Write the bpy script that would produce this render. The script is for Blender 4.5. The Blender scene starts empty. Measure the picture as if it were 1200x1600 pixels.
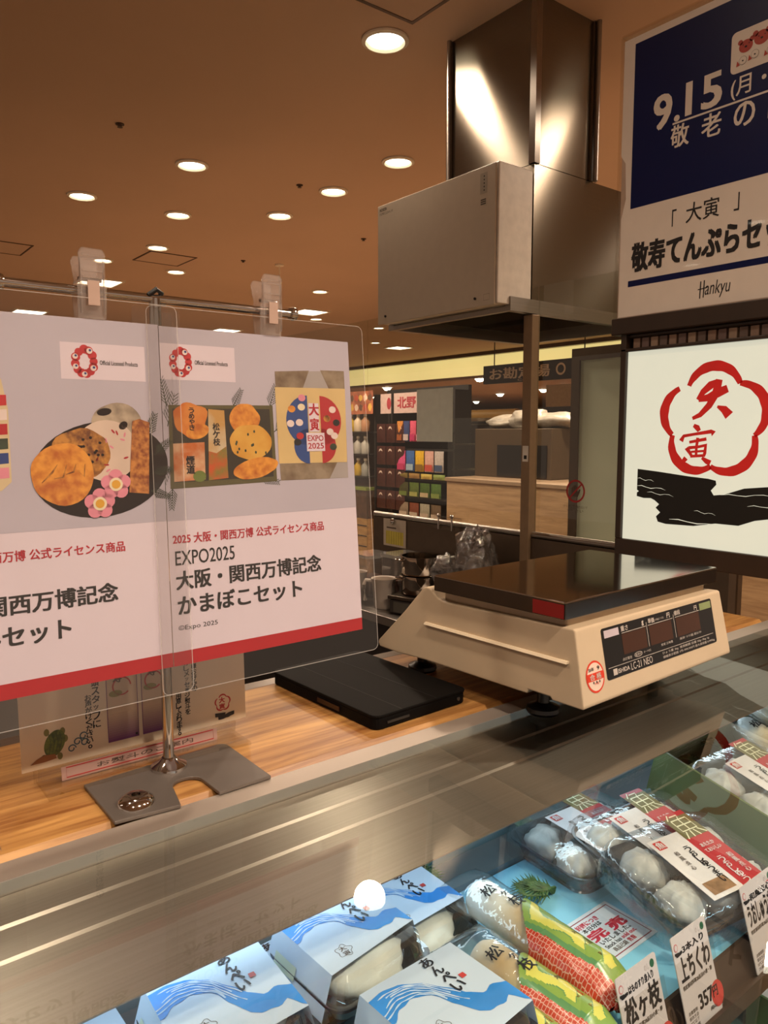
import bpy, bmesh, math, random
from mathutils import Vector, Matrix, noise
R = math.radians
random.seed(7)
C = bpy.context.scene.collection
sc = bpy.context.scene

# ---------------------------------------------------------------- camera
cam = bpy.data.objects.new('camera', bpy.data.cameras.new('camera'))
C.objects.link(cam)
cam.location = (0, 0, 1.5)
cam.rotation_euler = (R(90 - 5.95), 0, R(-38))
cam.data.sensor_fit = 'VERTICAL'
cam.data.sensor_height = 36
cam.data.lens = 36 * 1181 / 1600
cam.data.clip_start = 0.02
cam.data.clip_end = 60
sc.camera = cam

# ---------------------------------------------------------------- world, view, lights
sc.view_settings.view_transform = 'Standard'
sc.view_settings.look = 'None'
sc.view_settings.gamma = 1
sc.view_settings.use_curve_mapping = False
sc.view_settings.exposure = 0.0
sc.cycles.max_bounces = 14
sc.cycles.transparent_max_bounces = 32
sc.cycles.diffuse_bounces = 4
sc.cycles.glossy_bounces = 5
sc.cycles.sample_clamp_indirect = 4
sc.cycles.caustics_reflective = False
sc.cycles.caustics_refractive = False
W = bpy.data.worlds.new('hall'); sc.world = W
W.use_nodes = True
W.node_tree.nodes['Background'].inputs[0].default_value = (0.34, 0.245, 0.18, 1)
W.node_tree.nodes['Background'].inputs[1].default_value = 1.25
CEIL = 2.81
SPOT_COLOR = (1.0, 0.79, 0.60)
SPOT_W = 85.0
LAMP_EMIT = 9.0
CASE_W = 0.36
CASE_COLOR = (0.50, 0.80, 1.0)

def lamp(kind, name, loc, energy, color, parent=None, **kw):
    d = bpy.data.lights.new(name, kind); d.energy = energy; d.color = color
    for k, v in kw.items(): setattr(d, k, v)
    o = bpy.data.objects.new(name, d); C.objects.link(o); o.location = loc
    if parent: o.parent = parent
    return o

# ---------------------------------------------------------------- materials
def lin(h):
    if not isinstance(h, str): return h
    v = [int(h[i:i + 2], 16) / 255 for i in (0, 2, 4)]
    return tuple(c / 12.92 if c <= 0.04045 else ((c + 0.055) / 1.055) ** 2.4 for c in v)

def M(name, col, rough=0.5, metal=0.0, var=0.06, vs=30.0, bump=0.0, bs=200.0, aniso=0.0, emit=0.0, stretch=None, spec=0.5, coat=0.0, col2=None, detail=4.0, ecol=None):
    m = bpy.data.materials.new(name); m.use_nodes = True
    nt = m.node_tree; N = nt.nodes; L = nt.links
    b = N['Principled BSDF']; c = lin(col)
    b.inputs['Roughness'].default_value = rough; b.inputs['Metallic'].default_value = metal
    b.inputs['Specular IOR Level'].default_value = spec
    b.inputs['Coat Weight'].default_value = coat
    tc = N.new('ShaderNodeTexCoord'); mp = N.new('ShaderNodeMapping')
    if stretch: mp.inputs['Scale'].default_value = stretch
    L.new(tc.outputs['Object'], mp.inputs['Vector'])
    nz = N.new('ShaderNodeTexNoise'); nz.inputs['Scale'].default_value = vs; nz.inputs['Detail'].default_value = detail
    L.new(mp.outputs['Vector'], nz.inputs['Vector'])
    rp = N.new('ShaderNodeValToRGB')
    c2 = lin(col2) if col2 else tuple(min(1, x * (1 + var)) for x in c)
    c1 = c if col2 else tuple(x * (1 - var) for x in c)
    rp.color_ramp.elements[0].position = 0.35; rp.color_ramp.elements[1].position = 0.65
    rp.color_ramp.elements[0].color = (*c1, 1); rp.color_ramp.elements[1].color = (*c2, 1)
    L.new(nz.outputs['Fac'], rp.inputs['Fac']); L.new(rp.outputs['Color'], b.inputs['Base Color'])
    if bump:
        n2 = N.new('ShaderNodeTexNoise'); n2.inputs['Scale'].default_value = bs
        L.new(mp.outputs['Vector'], n2.inputs['Vector'])
        bp = N.new('ShaderNodeBump'); bp.inputs['Strength'].default_value = bump; bp.inputs['Distance'].default_value = 0.002
        L.new(n2.outputs['Fac'], bp.inputs['Height']); L.new(bp.outputs['Normal'], b.inputs['Normal'])
    if aniso:
        b.inputs['Anisotropic'].default_value = aniso; b.inputs['Anisotropic Rotation'].default_value = 0.25
        t = N.new('ShaderNodeTangent'); t.direction_type = 'UV_MAP'; t.uv_map = 'UVMap'
        L.new(t.outputs['Tangent'], b.inputs['Tangent'])
    if emit:
        (L.new(rp.outputs['Color'], b.inputs['Emission Color']) if not ecol else b.inputs['Emission Color'].__setattr__('default_value', (*lin(ecol), 1))); b.inputs['Emission Strength'].default_value = emit
    return m

def CLEAR(name, tint=(1, 1, 1), rough=0.02, base=0.02, k=1.0, bump=0.0, bs=60.0, haze=0.0, hazecol=(0.8, 0.8, 0.8), ior=1.45):
    """see-through sheet: transparent, with a Fresnel share of mirror reflection and, if asked, a little milky haze"""
    m = bpy.data.materials.new(name); m.use_nodes = True
    nt = m.node_tree; N = nt.nodes; L = nt.links
    N.remove(N['Principled BSDF']); out = N['Material Output']
    tr = N.new('ShaderNodeBsdfTransparent'); tr.inputs[0].default_value = (*tint, 1)
    gl = N.new('ShaderNodeBsdfGlossy'); gl.inputs['Roughness'].default_value = rough
    fr = N.new('ShaderNodeFresnel'); fr.inputs[0].default_value = ior
    ma = N.new('ShaderNodeMath'); ma.operation = 'MULTIPLY_ADD'; ma.use_clamp = True
    ma.inputs[1].default_value = k; ma.inputs[2].default_value = base
    L.new(fr.outputs[0], ma.inputs[0])
    ge = N.new('ShaderNodeNewGeometry'); fc = N.new('ShaderNodeMath'); fc.operation = 'MULTIPLY_ADD'; fc.inputs[1].default_value = -1; fc.inputs[2].default_value = 1
    L.new(ge.outputs['Backfacing'], fc.inputs[0])
    mu = N.new('ShaderNodeMath'); mu.operation = 'MULTIPLY'; L.new(ma.outputs[0], mu.inputs[0]); L.new(fc.outputs[0], mu.inputs[1])
    mx = N.new('ShaderNodeMixShader'); L.new(mu.outputs[0], mx.inputs[0])
    first = tr.outputs[0]
    if haze:
        df = N.new('ShaderNodeBsdfDiffuse'); df.inputs[0].default_value = (*hazecol, 1)
        hx = N.new('ShaderNodeMixShader'); hx.inputs[0].default_value = haze
        L.new(tr.outputs[0], hx.inputs[1]); L.new(df.outputs[0], hx.inputs[2]); first = hx.outputs[0]
    L.new(first, mx.inputs[1]); L.new(gl.outputs[0], mx.inputs[2])
    if bump:
        tc = N.new('ShaderNodeTexCoord'); nz = N.new('ShaderNodeTexNoise'); nz.inputs['Scale'].default_value = bs
        nz.inputs['Detail'].default_value = 3; L.new(tc.outputs['Object'], nz.inputs['Vector'])
        bp = N.new('ShaderNodeBump'); bp.inputs['Strength'].default_value = bump; bp.inputs['Distance'].default_value = 0.006
        L.new(nz.outputs['Fac'], bp.inputs['Height'])
        L.new(bp.outputs['Normal'], gl.inputs['Normal']); L.new(bp.outputs['Normal'], fr.inputs['Normal'])
    L.new(mx.outputs[0], out.inputs[0])
    return m

def WOOD(name, c1, c2, scale=(1.5, 22, 22), rough=0.35):
    m = bpy.data.materials.new(name); m.use_nodes = True
    nt = m.node_tree; N = nt.nodes; L = nt.links; b = N['Principled BSDF']; b.inputs['Roughness'].default_value = rough
    tc = N.new('ShaderNodeTexCoord'); mp = N.new('ShaderNodeMapping'); mp.inputs['Scale'].default_value = scale
    L.new(tc.outputs['Object'], mp.inputs['Vector'])
    n1 = N.new('ShaderNodeTexNoise'); n1.inputs['Scale'].default_value = 2.5; n1.inputs['Detail'].default_value = 8; n1.inputs['Roughness'].default_value = 0.62
    n1.inputs['Distortion'].default_value = 0.6
    n2 = N.new('ShaderNodeTexNoise'); n2.inputs['Scale'].default_value = 11; n2.inputs['Detail'].default_value = 4
    L.new(mp.outputs[0], n1.inputs['Vector']); L.new(mp.outputs[0], n2.inputs['Vector'])
    ad = N.new('ShaderNodeMath'); ad.operation = 'MULTIPLY_ADD'; ad.inputs[1].default_value = 0.35
    L.new(n2.outputs['Fac'], ad.inputs[0]); L.new(n1.outputs['Fac'], ad.inputs[2])
    rp = N.new('ShaderNodeValToRGB'); rp.color_ramp.elements[0].position = 0.5; rp.color_ramp.elements[1].position = 0.84
    rp.color_ramp.elements[0].color = (*lin(c1), 1); rp.color_ramp.elements[1].color = (*lin(c2), 1)
    L.new(ad.outputs[0], rp.inputs['Fac']); L.new(rp.outputs['Color'], b.inputs['Base Color'])
    return m

# ---------------------------------------------------------------- mesh builder
class MB:
    def __init__(s): s.v = []; s.f = []; s.mi = []; s.mats = []
    def m(s, mat):
        if mat not in s.mats: s.mats.append(mat)
        return s.mats.index(mat)
    def add(s, vs, fs, mat):
        o = len(s.v); k = s.m(mat); s.v += [tuple(p) for p in vs]
        for f in fs: s.f.append([i + o for i in f]); s.mi.append(k)
        return s
    def box(s, a, b, mat):
        x0, y0, z0 = a; x1, y1, z1 = b
        return s.add([(x0, y0, z0), (x1, y0, z0), (x1, y1, z0), (x0, y1, z0), (x0, y0, z1), (x1, y0, z1), (x1, y1, z1), (x0, y1, z1)],
                     [(0, 3, 2, 1), (4, 5, 6, 7), (0, 1, 5, 4), (1, 2, 6, 5), (2, 3, 7, 6), (3, 0, 4, 7)], mat)
    def prism(s, pts, axis, a0, a1, mat):
        n = len(pts)
        def P(p, a): return {'x': (a, p[0], p[1]), 'y': (p[0], a, p[1]), 'z': (p[0], p[1], a)}[axis]
        return s.add([P(p, a0) for p in pts] + [P(p, a1) for p in pts],
                     [tuple(range(n))[::-1], tuple(range(n, 2 * n))] + [(i, (i + 1) % n, n + (i + 1) % n, n + i) for i in range(n)], mat)
    def tube(s, path, r, mat, n=12, cap=True):
        path = [Vector(p) for p in path]; rs = r if isinstance(r, (list, tuple)) else [r] * len(path)
        vs = []; fs = []
        t0 = (path[1] - path[0]).normalized(); ref = Vector((0, 0, 1)) if abs(t0.z) < 0.9 else Vector((1, 0, 0))
        for i, p in enumerate(path):
            t = (path[min(i + 1, len(path) - 1)] - path[max(i - 1, 0)]).normalized()
            a = t.cross(ref).normalized(); b = a.cross(t)
            for k in range(n):
                q = 2 * math.pi * k / n; vs.append(p + (a * math.cos(q) + b * math.sin(q)) * rs[i])
        for i in range(len(path) - 1):
            for k in range(n): fs.append((i * n + k, i * n + (k + 1) % n, (i + 1) * n + (k + 1) % n, (i + 1) * n + k))
        if cap: fs += [tuple(range(n))[::-1], tuple(range((len(path) - 1) * n, len(path) * n))]
        return s.add(vs, fs, mat)
    def lathe(s, prof, c, mat, n=32, sx=1.0, sy=1.0):
        vs = []; fs = []
        for r, z in prof:
            for k in range(n):
                q = 2 * math.pi * k / n; vs.append((c[0] + r * sx * math.cos(q), c[1] + r * sy * math.sin(q), c[2] + z))
        m = len(prof)
        for i in range(m - 1):
            for k in range(n): fs.append((i * n + k, i * n + (k + 1) % n, (i + 1) * n + (k + 1) % n, (i + 1) * n + k))
        if prof[0][0] > 1e-6: fs.append(tuple(range(n))[::-1])
        if prof[-1][0] > 1e-6: fs.append(tuple(range((m - 1) * n, m * n)))
        return s.add(vs, fs, mat)
    def blob(s, c, rx, ry, rz, mat, n=20, m=12, wob=0.0, seed=0, zmin=-1.0, fine=0.0, pleat=0.0):
        vs = []; fs = []
        for i in range(m + 1):
            th = math.pi * i / m
            for k in range(n):
                q = 2 * math.pi * k / n
                d = Vector((math.sin(th) * math.cos(q), math.sin(th) * math.sin(q), max(zmin, math.cos(th))))
                w = 1 + wob * noise.noise(d * 1.7 + Vector((seed * 3.1, seed, 0)))
                if fine: w += fine * noise.noise(d * 5.5 + Vector((seed, seed * 2.3, 4)))
                if pleat: w += pleat * math.sin(9 * q + seed) * math.sin(th)
                vs.append((c[0] + rx * d.x * w, c[1] + ry * d.y * w, c[2] + rz * d.z * w))
        for i in range(m):
            for k in range(n): fs.append((i * n + k, (i + 1) * n + k, (i + 1) * n + (k + 1) % n, i * n + (k + 1) % n))
        return s.add(vs, fs, mat)
    def grid(s, fn, nu, nv, matf, closed=False):
        base = len(s.v); s.v += [tuple(fn(i / nu, j / nv)) for j in range(nv + 1) for i in range(nu + 1)]
        for j in range(nv):
            for i in range(nu):
                a = base + j * (nu + 1) + i
                mt = matf((i + .5) / nu, (j + .5) / nv) if callable(matf) else matf
                if mt is None: continue
                s.f.append([a, a + 1, a + nu + 2, a + nu + 1]); s.mi.append(s.m(mt))
        return s
    def build(s, name, parent=None, loc=None, rot=None, smooth=0, bevel=0, grain=None, fix=True, solid=0):
        me = bpy.data.meshes.new(name); me.from_pydata(s.v, [], s.f)
        for mt in s.mats: me.materials.append(mt)
        me.polygons.foreach_set('material_index', s.mi)
        if fix or smooth:
            bm = bmesh.new(); bm.from_mesh(me)
            if smooth: bmesh.ops.remove_doubles(bm, verts=bm.verts, dist=1e-6)
            if fix: bmesh.ops.recalc_face_normals(bm, faces=bm.faces)
            bm.to_mesh(me); bm.free()
        if True:
            grain = grain or 'x'; uv = me.uv_layers.new(name='UVMap'); g = 'xyz'.index(grain); o = [i for i in range(3) if i != g]
            for f in me.polygons:      # the grain runs along one axis; end faces take another
                h = g if abs(f.normal[g]) < .9 else (o[0] if o[0] != 2 else o[1])
                r = [i for i in range(3) if i != h]
                for li in f.loop_indices:
                    p = me.vertices[me.loops[li].vertex_index].co; uv.data[li].uv = (p[h], p[r[0]] + p[r[1]])
        if smooth:
            for p in me.polygons: p.use_smooth = True
            me.set_sharp_from_angle(angle=R(smooth))
        me.validate(); me.update()
        ob = bpy.data.objects.new(name, me); C.objects.link(ob)
        if parent: ob.parent = parent
        if loc: ob.location = loc
        if rot: ob.rotation_euler = rot
        if solid:
            so = ob.modifiers.new('s', 'SOLIDIFY'); so.thickness = solid
        if bevel:
            bv = ob.modifiers.new('b', 'BEVEL'); bv.width = bevel; bv.segments = 2; bv.limit_method = 'ANGLE'
        return ob

def rrect(x0, y0, x1, y1, r, n=4):
    p = []
    for cx, cy, a in ((x1 - r, y1 - r, 0), (x0 + r, y1 - r, 90), (x0 + r, y0 + r, 180), (x1 - r, y0 + r, 270)):
        for k in range(n + 1):
            q = R(a + 90 * k / n); p.append((cx + r * math.cos(q), cy + r * math.sin(q)))
    return p

# ---------------------------------------------------------------- flat print on a surface
GLYPHS = {}
def glyphs(t, bold):
    k = (t, bold)
    if k not in GLYPHS:
        cu = bpy.data.curves.new('t', 'FONT'); cu.body = t; cu.offset = bold; cu.resolution_u = 3
        ob = bpy.data.objects.new('t', cu); me = bpy.data.meshes.new_from_object(ob)
        GLYPHS[k] = ([(v.co.x, v.co.y) for v in me.vertices], [tuple(p.vertices) for p in me.polygons])
        bpy.data.objects.remove(ob); bpy.data.curves.remove(cu); bpy.data.meshes.remove(me)
    return GLYPHS[k]

class Print:
    """shapes in (u, v) with a layer number; a map turns (u, v, height) into a point"""
    def __init__(s, step=0.00012): s.mb = MB(); s.step = step; s.items = []
    def poly(s, pts, mat, layer=1): s.items.append(([tuple(p) for p in pts], [tuple(range(len(pts)))], mat, layer)); return s
    def rect(s, u0, v0, u1, v1, mat, layer=1): return s.poly([(u0, v0), (u1, v0), (u1, v1), (u0, v1)], mat, layer)
    def ell(s, u, v, ru, rv, mat, layer=1, n=28, rot=0, wob=0, seed=0):
        c, d = math.cos(R(rot)), math.sin(R(rot)); p = []
        for k in range(n):
            q = 2 * math.pi * k / n; w = 1 + wob * noise.noise(Vector((math.cos(q) * 1.5 + seed, math.sin(q) * 1.5, seed)))
            x, y = ru * w * math.cos(q), rv * w * math.sin(q); p.append((u + x * c - y * d, v + x * d + y * c))
        return s.poly(p, mat, layer)
    def stroke(s, pts, w, mat, layer=1, closed=False):
        n = len(pts); ws = w if isinstance(w, (list, tuple)) else [w] * n; l = []; r = []
        for i, p in enumerate(pts):
            a = pts[(i - 1) % n] if closed or i > 0 else p; b = pts[(i + 1) % n] if closed or i < n - 1 else p
            dx, dy = b[0] - a[0], b[1] - a[1]; q = math.hypot(dx, dy) or 1
            l.append((p[0] - dy / q * ws[i] / 2, p[1] + dx / q * ws[i] / 2)); r.append((p[0] + dy / q * ws[i] / 2, p[1] - dx / q * ws[i] / 2))
        e = n if closed else n - 1
        s.items.append((l + r, [(i, n + i, n + (i + 1) % n, (i + 1) % n) for i in range(e)], mat, layer)); return s
    def text(s, t, u0, v0, u1, v1, mat, layer=1, bold=0.0, rot=0, shear=0):
        vs, fs = glyphs(t, 0.0)
        if not vs: return s
        x0, x1 = min(p[0] for p in vs), max(p[0] for p in vs); y0, y1 = min(p[1] for p in vs), max(p[1] for p in vs)
        cu, cv = (u0 + u1) / 2, (v0 + v1) / 2; c, d = math.cos(R(rot)), math.sin(R(rot)); o = []
        for x, y in vs:
            a = (x - x0) / max(1e-6, x1 - x0) - .5; b = (y - y0) / max(1e-6, y1 - y0) - .5
            a, b = a * (u1 - u0) + shear * b * (v1 - v0), b * (v1 - v0); o.append((cu + a * c - b * d, cv + a * d + b * c))
        s.items.append((o, fs, mat, layer))
        if bold:        # heavier strokes: the same outline laid down again, slightly shifted, each a hair higher
            du = bold * 1.15 * (u1 - u0) / max(1e-6, x1 - x0); dv = bold * 1.15 * (v1 - v0) / max(1e-6, y1 - y0)
            for i, (x, y) in enumerate(((1, .6), (-1, .6), (1, -.6), (-1, -.6))):
                s.items.append(([(p + x * du, q + y * dv) for p, q in o], fs, mat, layer + .12 * (i + 1)))
        return s
    def vtext(s, t, u, v_top, size, mat, layer=1, bold=0.0, pitch=None, slant=0.0):
        pitch = pitch or size * 1.05
        for i, ch in enumerate(t):
            h = size if ch not in 'っッ、。ー・' else size * .6
            s.text(ch, u - h / 2 + slant * i, v_top - pitch * i - size / 2 - h / 2, u + h / 2 + slant * i, v_top - pitch * i - size / 2 + h / 2, mat, layer, bold)
        return s
    def into(s, mb, fn):
        for pts, fs, mat, layer in s.items: mb.add([fn(u, v, layer * s.step) for u, v in pts], fs, mat)
        return mb

def plane_map(o, u, v):
    o = Vector(o); u = Vector(u).normalized(); v = Vector(v).normalized(); n = u.cross(v).normalized()
    return lambda a, b, h: o + u * a + v * b + n * h

# ---------------------------------------------------------------- things
def tag(o, label=None, cat=None, group=None, kind=None):
    for k, v in (('label', label), ('category', cat), ('group', group), ('kind', kind)):
        if v: o[k] = v
    return o
def thing(name, label, cat, loc=(0, 0, 0), rot=(0, 0, 0), group=None):
    o = bpy.data.objects.new(name, None); C.objects.link(o); o.location = loc; o.rotation_euler = rot
    o.empty_display_size = 0.05
    return tag(o, label, cat, group)
def struct(o): return tag(o, kind='structure')
def copy_tree(o, parent=None):
    c = o.copy(); C.objects.link(c); c.parent = parent
    for ch in list(o.children): copy_tree(ch, c)
    return c
# ---------------------------------------------------------------- shared materials
steel = M('brushed_steel', '9a938c', 0.3, 1.0, 0.05, 6, aniso=0.7, stretch=(1, 60, 60))
steel_top = M('brushed_steel_top', '9c9189', 0.40, 1.0, 0.06, 5, aniso=0.92, stretch=(1, 90, 90))
steel_duct = M('brushed_duct_steel', '80776a', 0.24, 1.0, 0.04, 5, aniso=0.96, stretch=(1, 1, 80))
steel_dark = M('dark_steel', '5a5048', 0.32, 1.0, 0.08, 12)
chrome = M('chrome', 'c8c4c0', 0.08, 1.0, 0.03)
mirror_steel = M('polished_steel', 'c6beb4', 0.07, 1.0, 0.04, 20)
black = M('black_plastic', '0c0b0b', 0.35)
black_soft = M('black_leatherette', '0a0909', 0.6, spec=.1, bump=0.15, bs=900)
ink = M('black_ink', '120c0e', 0.6)
white_paint = M('white_paint', 'd8d0c4', 0.4)
beige = M('beige_plastic', 'c0ad92', 0.38, var=0.02)
brown_frame = M('dark_brown_frame', '2c1e14', 0.4, var=0.1)
wood = WOOD('oak_laminate', '7f5028', 'c29356', rough=0.33)
wood_pale = WOOD('pale_counter_wood', '8a6d50', 'a88a68', (14, 1.2, 14), 0.45)
ceil_mat = M('ceiling_paint', 'c9ab90', 0.75, var=0.03, vs=1.2)
floor_mat = M('floor_stone', 'b89c80', 0.4, var=0.08, vs=2)
wall_mat = M('wall_beige', 'b49c80', 0.7, var=0.04, vs=3)
glass_top_m = CLEAR('counter_glass', (0.93, 0.96, 0.95), 0.006, 0.012, 1.05)
glass_m = CLEAR('partition_glass', (0.90, 0.91, 0.88), 0.01, 0.02, 1.0)
acrylic = CLEAR('clear_acrylic', (0.95, 0.94, 0.92), 0.03, 0.03, 1.1)
clip_plastic = CLEAR('clip_plastic', (0.93, 0.9, 0.88), 0.04, 0.10, 2.4, bump=0.10, bs=120, haze=0.12, hazecol=(0.95, 0.85, 0.8))
sleeve_m = CLEAR('card_case_film', (0.95, 0.945, 0.94), 0.03, 0.01, 0.9, bump=0.05, bs=14, haze=0.01)
lamp_on = M('lamp_glow', 'fff4dc', 0.5, emit=LAMP_EMIT)
panel_on = M('panel_lamp_glow', 'fff2d8', 0.5, emit=5.0)
trim_white = M('lamp_trim', 'e8ddc8', 0.35)

# ---------------------------------------------------------------- the hall
def slab(name, a, b, mat, **k):
    o = MB().box(a, b, mat).build(name, **k); return struct(o)
slab('floor', (-7, -6, -0.1), (24, 26, 0), floor_mat)
slab('floor_aisle', (-2.5, .8, .0), (1.55, 8, .006), M('aisle_mat', '2a211a', .6))
cl = MB().box((-7, -6, CEIL), (9.05, 26, CEIL + .1), ceil_mat).build('ceiling'); struct(cl)
slab('ceiling_lower', (9.05, -6, 2.42), (24, 26, 2.52), M('store_ceiling', 'b98f6c', 0.6))
slab('wall_back', (-7, 26, 0), (24, 26.1, 3), wall_mat)
slab('wall_right', (23.0, -6, 0), (23.1, 26, 2.42), wall_mat)
slab('trim_1', (8.9, -6, 2.755), (9.05, 26, 2.9), steel_dark)
cove = M('cove_wall_glow', 'f4dc92', 0.7, var=0.06, vs=.5, emit=0.95)  # wall washed by cove light, painted as a surface that glows itself
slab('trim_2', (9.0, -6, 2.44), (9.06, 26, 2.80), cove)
slab('trim_3', (8.93, -6, 2.40), (9.06, 26, 2.44), M('cove_ledge', '8a6a44', .5))

# ---------------------------------------------------------------- ceiling lamps
def downlight(x, y, label, z=CEIL, r=0.062, energy=0, color=SPOT_COLOR, size=150, group='round ceiling downlights', dome=0.0):
    t = thing('downlight', label, 'ceiling light', (x, y, z), group=group)
    MB().lathe([(r * 1.0, -0.001), (r * 1.28, -0.001), (r * 1.28, -0.008), (r * 1.08, -0.012), (r * 0.97, -0.004), (r, -0.001)], (0, 0, 0), trim_white, 28).build('trim_ring', t, smooth=40)
    MB().lathe([(0.0, -0.003 - dome), (r * .5, -0.003 - dome * .85), (r * .96, -0.003), (r * .96, -0.0015), (0, -0.0015)], (0, 0, 0), lamp_on, 28).build('diffuser', t)
    if energy:
        lamp('SPOT', 'downlight_beam', (0, 0, -0.02 - dome), energy, color, t, spot_size=R(size), spot_blend=0.7, shadow_soft_size=0.06)
    return t
NEAR = [  # x, y, power, label
    (1.653, 2.109, 0.6, 'large round downlight nearest the steel duct, top of the picture'),
    (1.635, 3.622, 0.7, 'round downlight high on the ceiling left of centre, biggest on the left'),
    (2.404, 2.966, 0.7, 'round downlight just left of the white filter box'),
    (2.409, 3.529, 0.8, 'second downlight in the row leading away from the white filter box'),
    (2.412, 4.110, 0.6, 'third downlight in the row leading away from the white filter box'),
    (1.356, 4.450, 1.0, 'leftmost round downlight above the chrome poster rail'),
    (1.923, 4.475, 0.6, 'round downlight directly below the biggest one on the left'),
    (2.131, 5.330, 0.6, 'round downlight just above the ceiling access hatch'),
    (1.952, 5.973, 0.0, 'round downlight half hidden behind the left clear clip'),
    (2.557, 6.022, 0.8, 'round downlight just below the ceiling access hatch'),
    (1.965, 7.461, 0.0, 'small far downlight under the chrome rail, left of the left clip'),
    (2.557, 7.453, 0.8, 'small far downlight under the chrome rail, right of the left clip'),
    (3.955, 6.026, 3.0, 'small downlight left of the filter box, above the square ceiling panel'),
    (4.850, 7.476, 1.2, 'small downlight under the square ceiling panel at the rail end'),
    (5.87, 7.62, 0.0, 'tiny far downlight seen just beyond the poster corner, upper one'),
    (6.77, 8.87, 0.0, 'tiny far downlight seen just beyond the poster corner, lower one'),
]
for x, y, p, lb in NEAR: downlight(x, y, lb, energy=SPOT_W * p)
OUT = [(0.35, -0.80, 1.7), (1.35, -0.60, 1.6), (-0.75, -0.55, 0.7), (2.6, 1.05, 0.9), (-2.3, 2.4, 0.25), (-3.1, 3.3, 0.4), (3.2, 1.5, 0.8), (2.3, -.4, .7), (0.25, 1.0, 0.22), (-.5, .9, .4), (3.4, 2.3, 2.2), (4.3, 3.2, 2.0)]  # last entries are added out of sight to brighten the notice board and stall
for x, y, p in OUT: downlight(x, y, 'round downlight outside the view, over the shoppers or added to light board and stall', energy=SPOT_W * p, group='downlights outside the view')
for x, y, lb in [(2.199, 6.832, 'square glowing ceiling panel behind the left clear clip'), (4.514, 7.096, 'square glowing ceiling panel at the right end of the chrome rail'),
                 (2.12, 8.966, 'square glowing ceiling panel seen through the left poster sleeve top'), (4.468, 9.016, 'square glowing ceiling panel seen through the right poster sleeve top'),
                 (7.45, 9.17, 'square glowing ceiling panel under the hood, through the partition glass')]:
    t = thing('ceiling_panel_light', lb, 'ceiling light', (x, y, CEIL), group='square ceiling panels')
    fr = MB()
    for a, b in (((-.17, -.17, -.012), (.17, -.15, 0)), ((-.17, .15, -.012), (.17, .17, 0)), ((-.17, -.15, -.012), (-.15, .15, 0)), ((.15, -.15, -.012), (.17, .15, 0))): fr.box(a, b, trim_white)
    fr.build('frame', t); MB().box((-.15, -.15, -.006), (.15, .15, -.002), panel_on).build('diffuser', t)
for x, y, p, lb in [(9.51, 12.07, 2.2, 'far shop downlight at the left, above the snack rack header'), (9.10, 9.06, 2.2, 'far shop downlight at the left corner of the black hanging sign'),
                 (13.1, 12.37, 2.0, 'far shop downlight under the middle of the black hanging sign'), (15.7, 15.76, 0, 'far shop downlight above the yellow roll'), (19.2, 19.99, 0, 'smallest far shop downlight above the dark shop beam'),
                 (12.5, 10.57, 2.0, 'far shop downlight just right of the steel post'), (11.99, 9.61, 0, 'far shop downlight beside the brown glass screen frame'), (11.67, 15.49, 0, 'far shop downlight at the far left, over the bottles'),
                 (10.94, 11.51, 0, 'far shop downlight right of the note on the glass')]:
    downlight(x, y, lb, z=2.42, r=.10, dome=.07, energy=SPOT_W * p, group='downlights of the shop beyond the glass')
hatch = M('hatch_line', '4a3222', .6)
for x0, y0, x1, y1, lb in [(2.13, 5.46, 2.49, 5.83, 'square access hatch outlined on the ceiling above the poster rail'), (1.07, 5.82, 1.43, 6.2, 'access hatch outlined on the ceiling at the left edge'),
                           (1.22, 1.55, 1.66, 1.976, 'access hatch corner at the top of the picture beside the duct')]:
    t = thing('access_hatch', lb, 'ceiling hatch', ((x0 + x1) / 2, (y0 + y1) / 2, CEIL)); w, h, e = (x1 - x0) / 2, (y1 - y0) / 2, .012
    fr = MB()
    for a, b in (((-w, -h, -.004), (w, -h + e, 0)), ((-w, h - e, -.004), (w, h, 0)), ((-w, -h + e, -.004), (-w + e, h - e, 0)), ((w - e, -h + e, -.004), (w, h - e, 0))): fr.box(a, b, hatch)
    fr.build('frame', t); MB().box((-w + e, -h + e, -.002), (w - e, h - e, 0), ceil_mat).build('panel', t)
for x, y, lb in [(2.213, 3.56, 'small dark sprinkler head on the ceiling beside the second row downlight'), (3.143, 4.248, 'small pale ceiling sensor left of the filter box'), (2.805, 5.334, 'tiny dark ceiling sensor right of the hatch'),
                 (1.19, 3.35, 'tiny dark ceiling sensor near the left edge')]:
    o = MB().lathe([(0.018, 0), (0.018, -.004), (0.008, -.006), (0.007, -.012), (0.012, -.014), (0.0, -.015)], (0, 0, 0), hatch, 16).build('sprinkler', loc=(x, y, CEIL), smooth=40)
    tag(o, lb, 'sprinkler')
t = thing('hanging_pole', 'thin pale pole hanging from the ceiling above the rail end', 'pole', (3.09, 5.28, CEIL))
MB().lathe([(.035, 0), (.035, -.012), (.008, -.02)], (0, 0, 0), trim_white, 16).build('mount', t); MB().tube([(0, 0, -.015), (0, 0, -.62)], .005, trim_white).build('rod', t)

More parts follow.
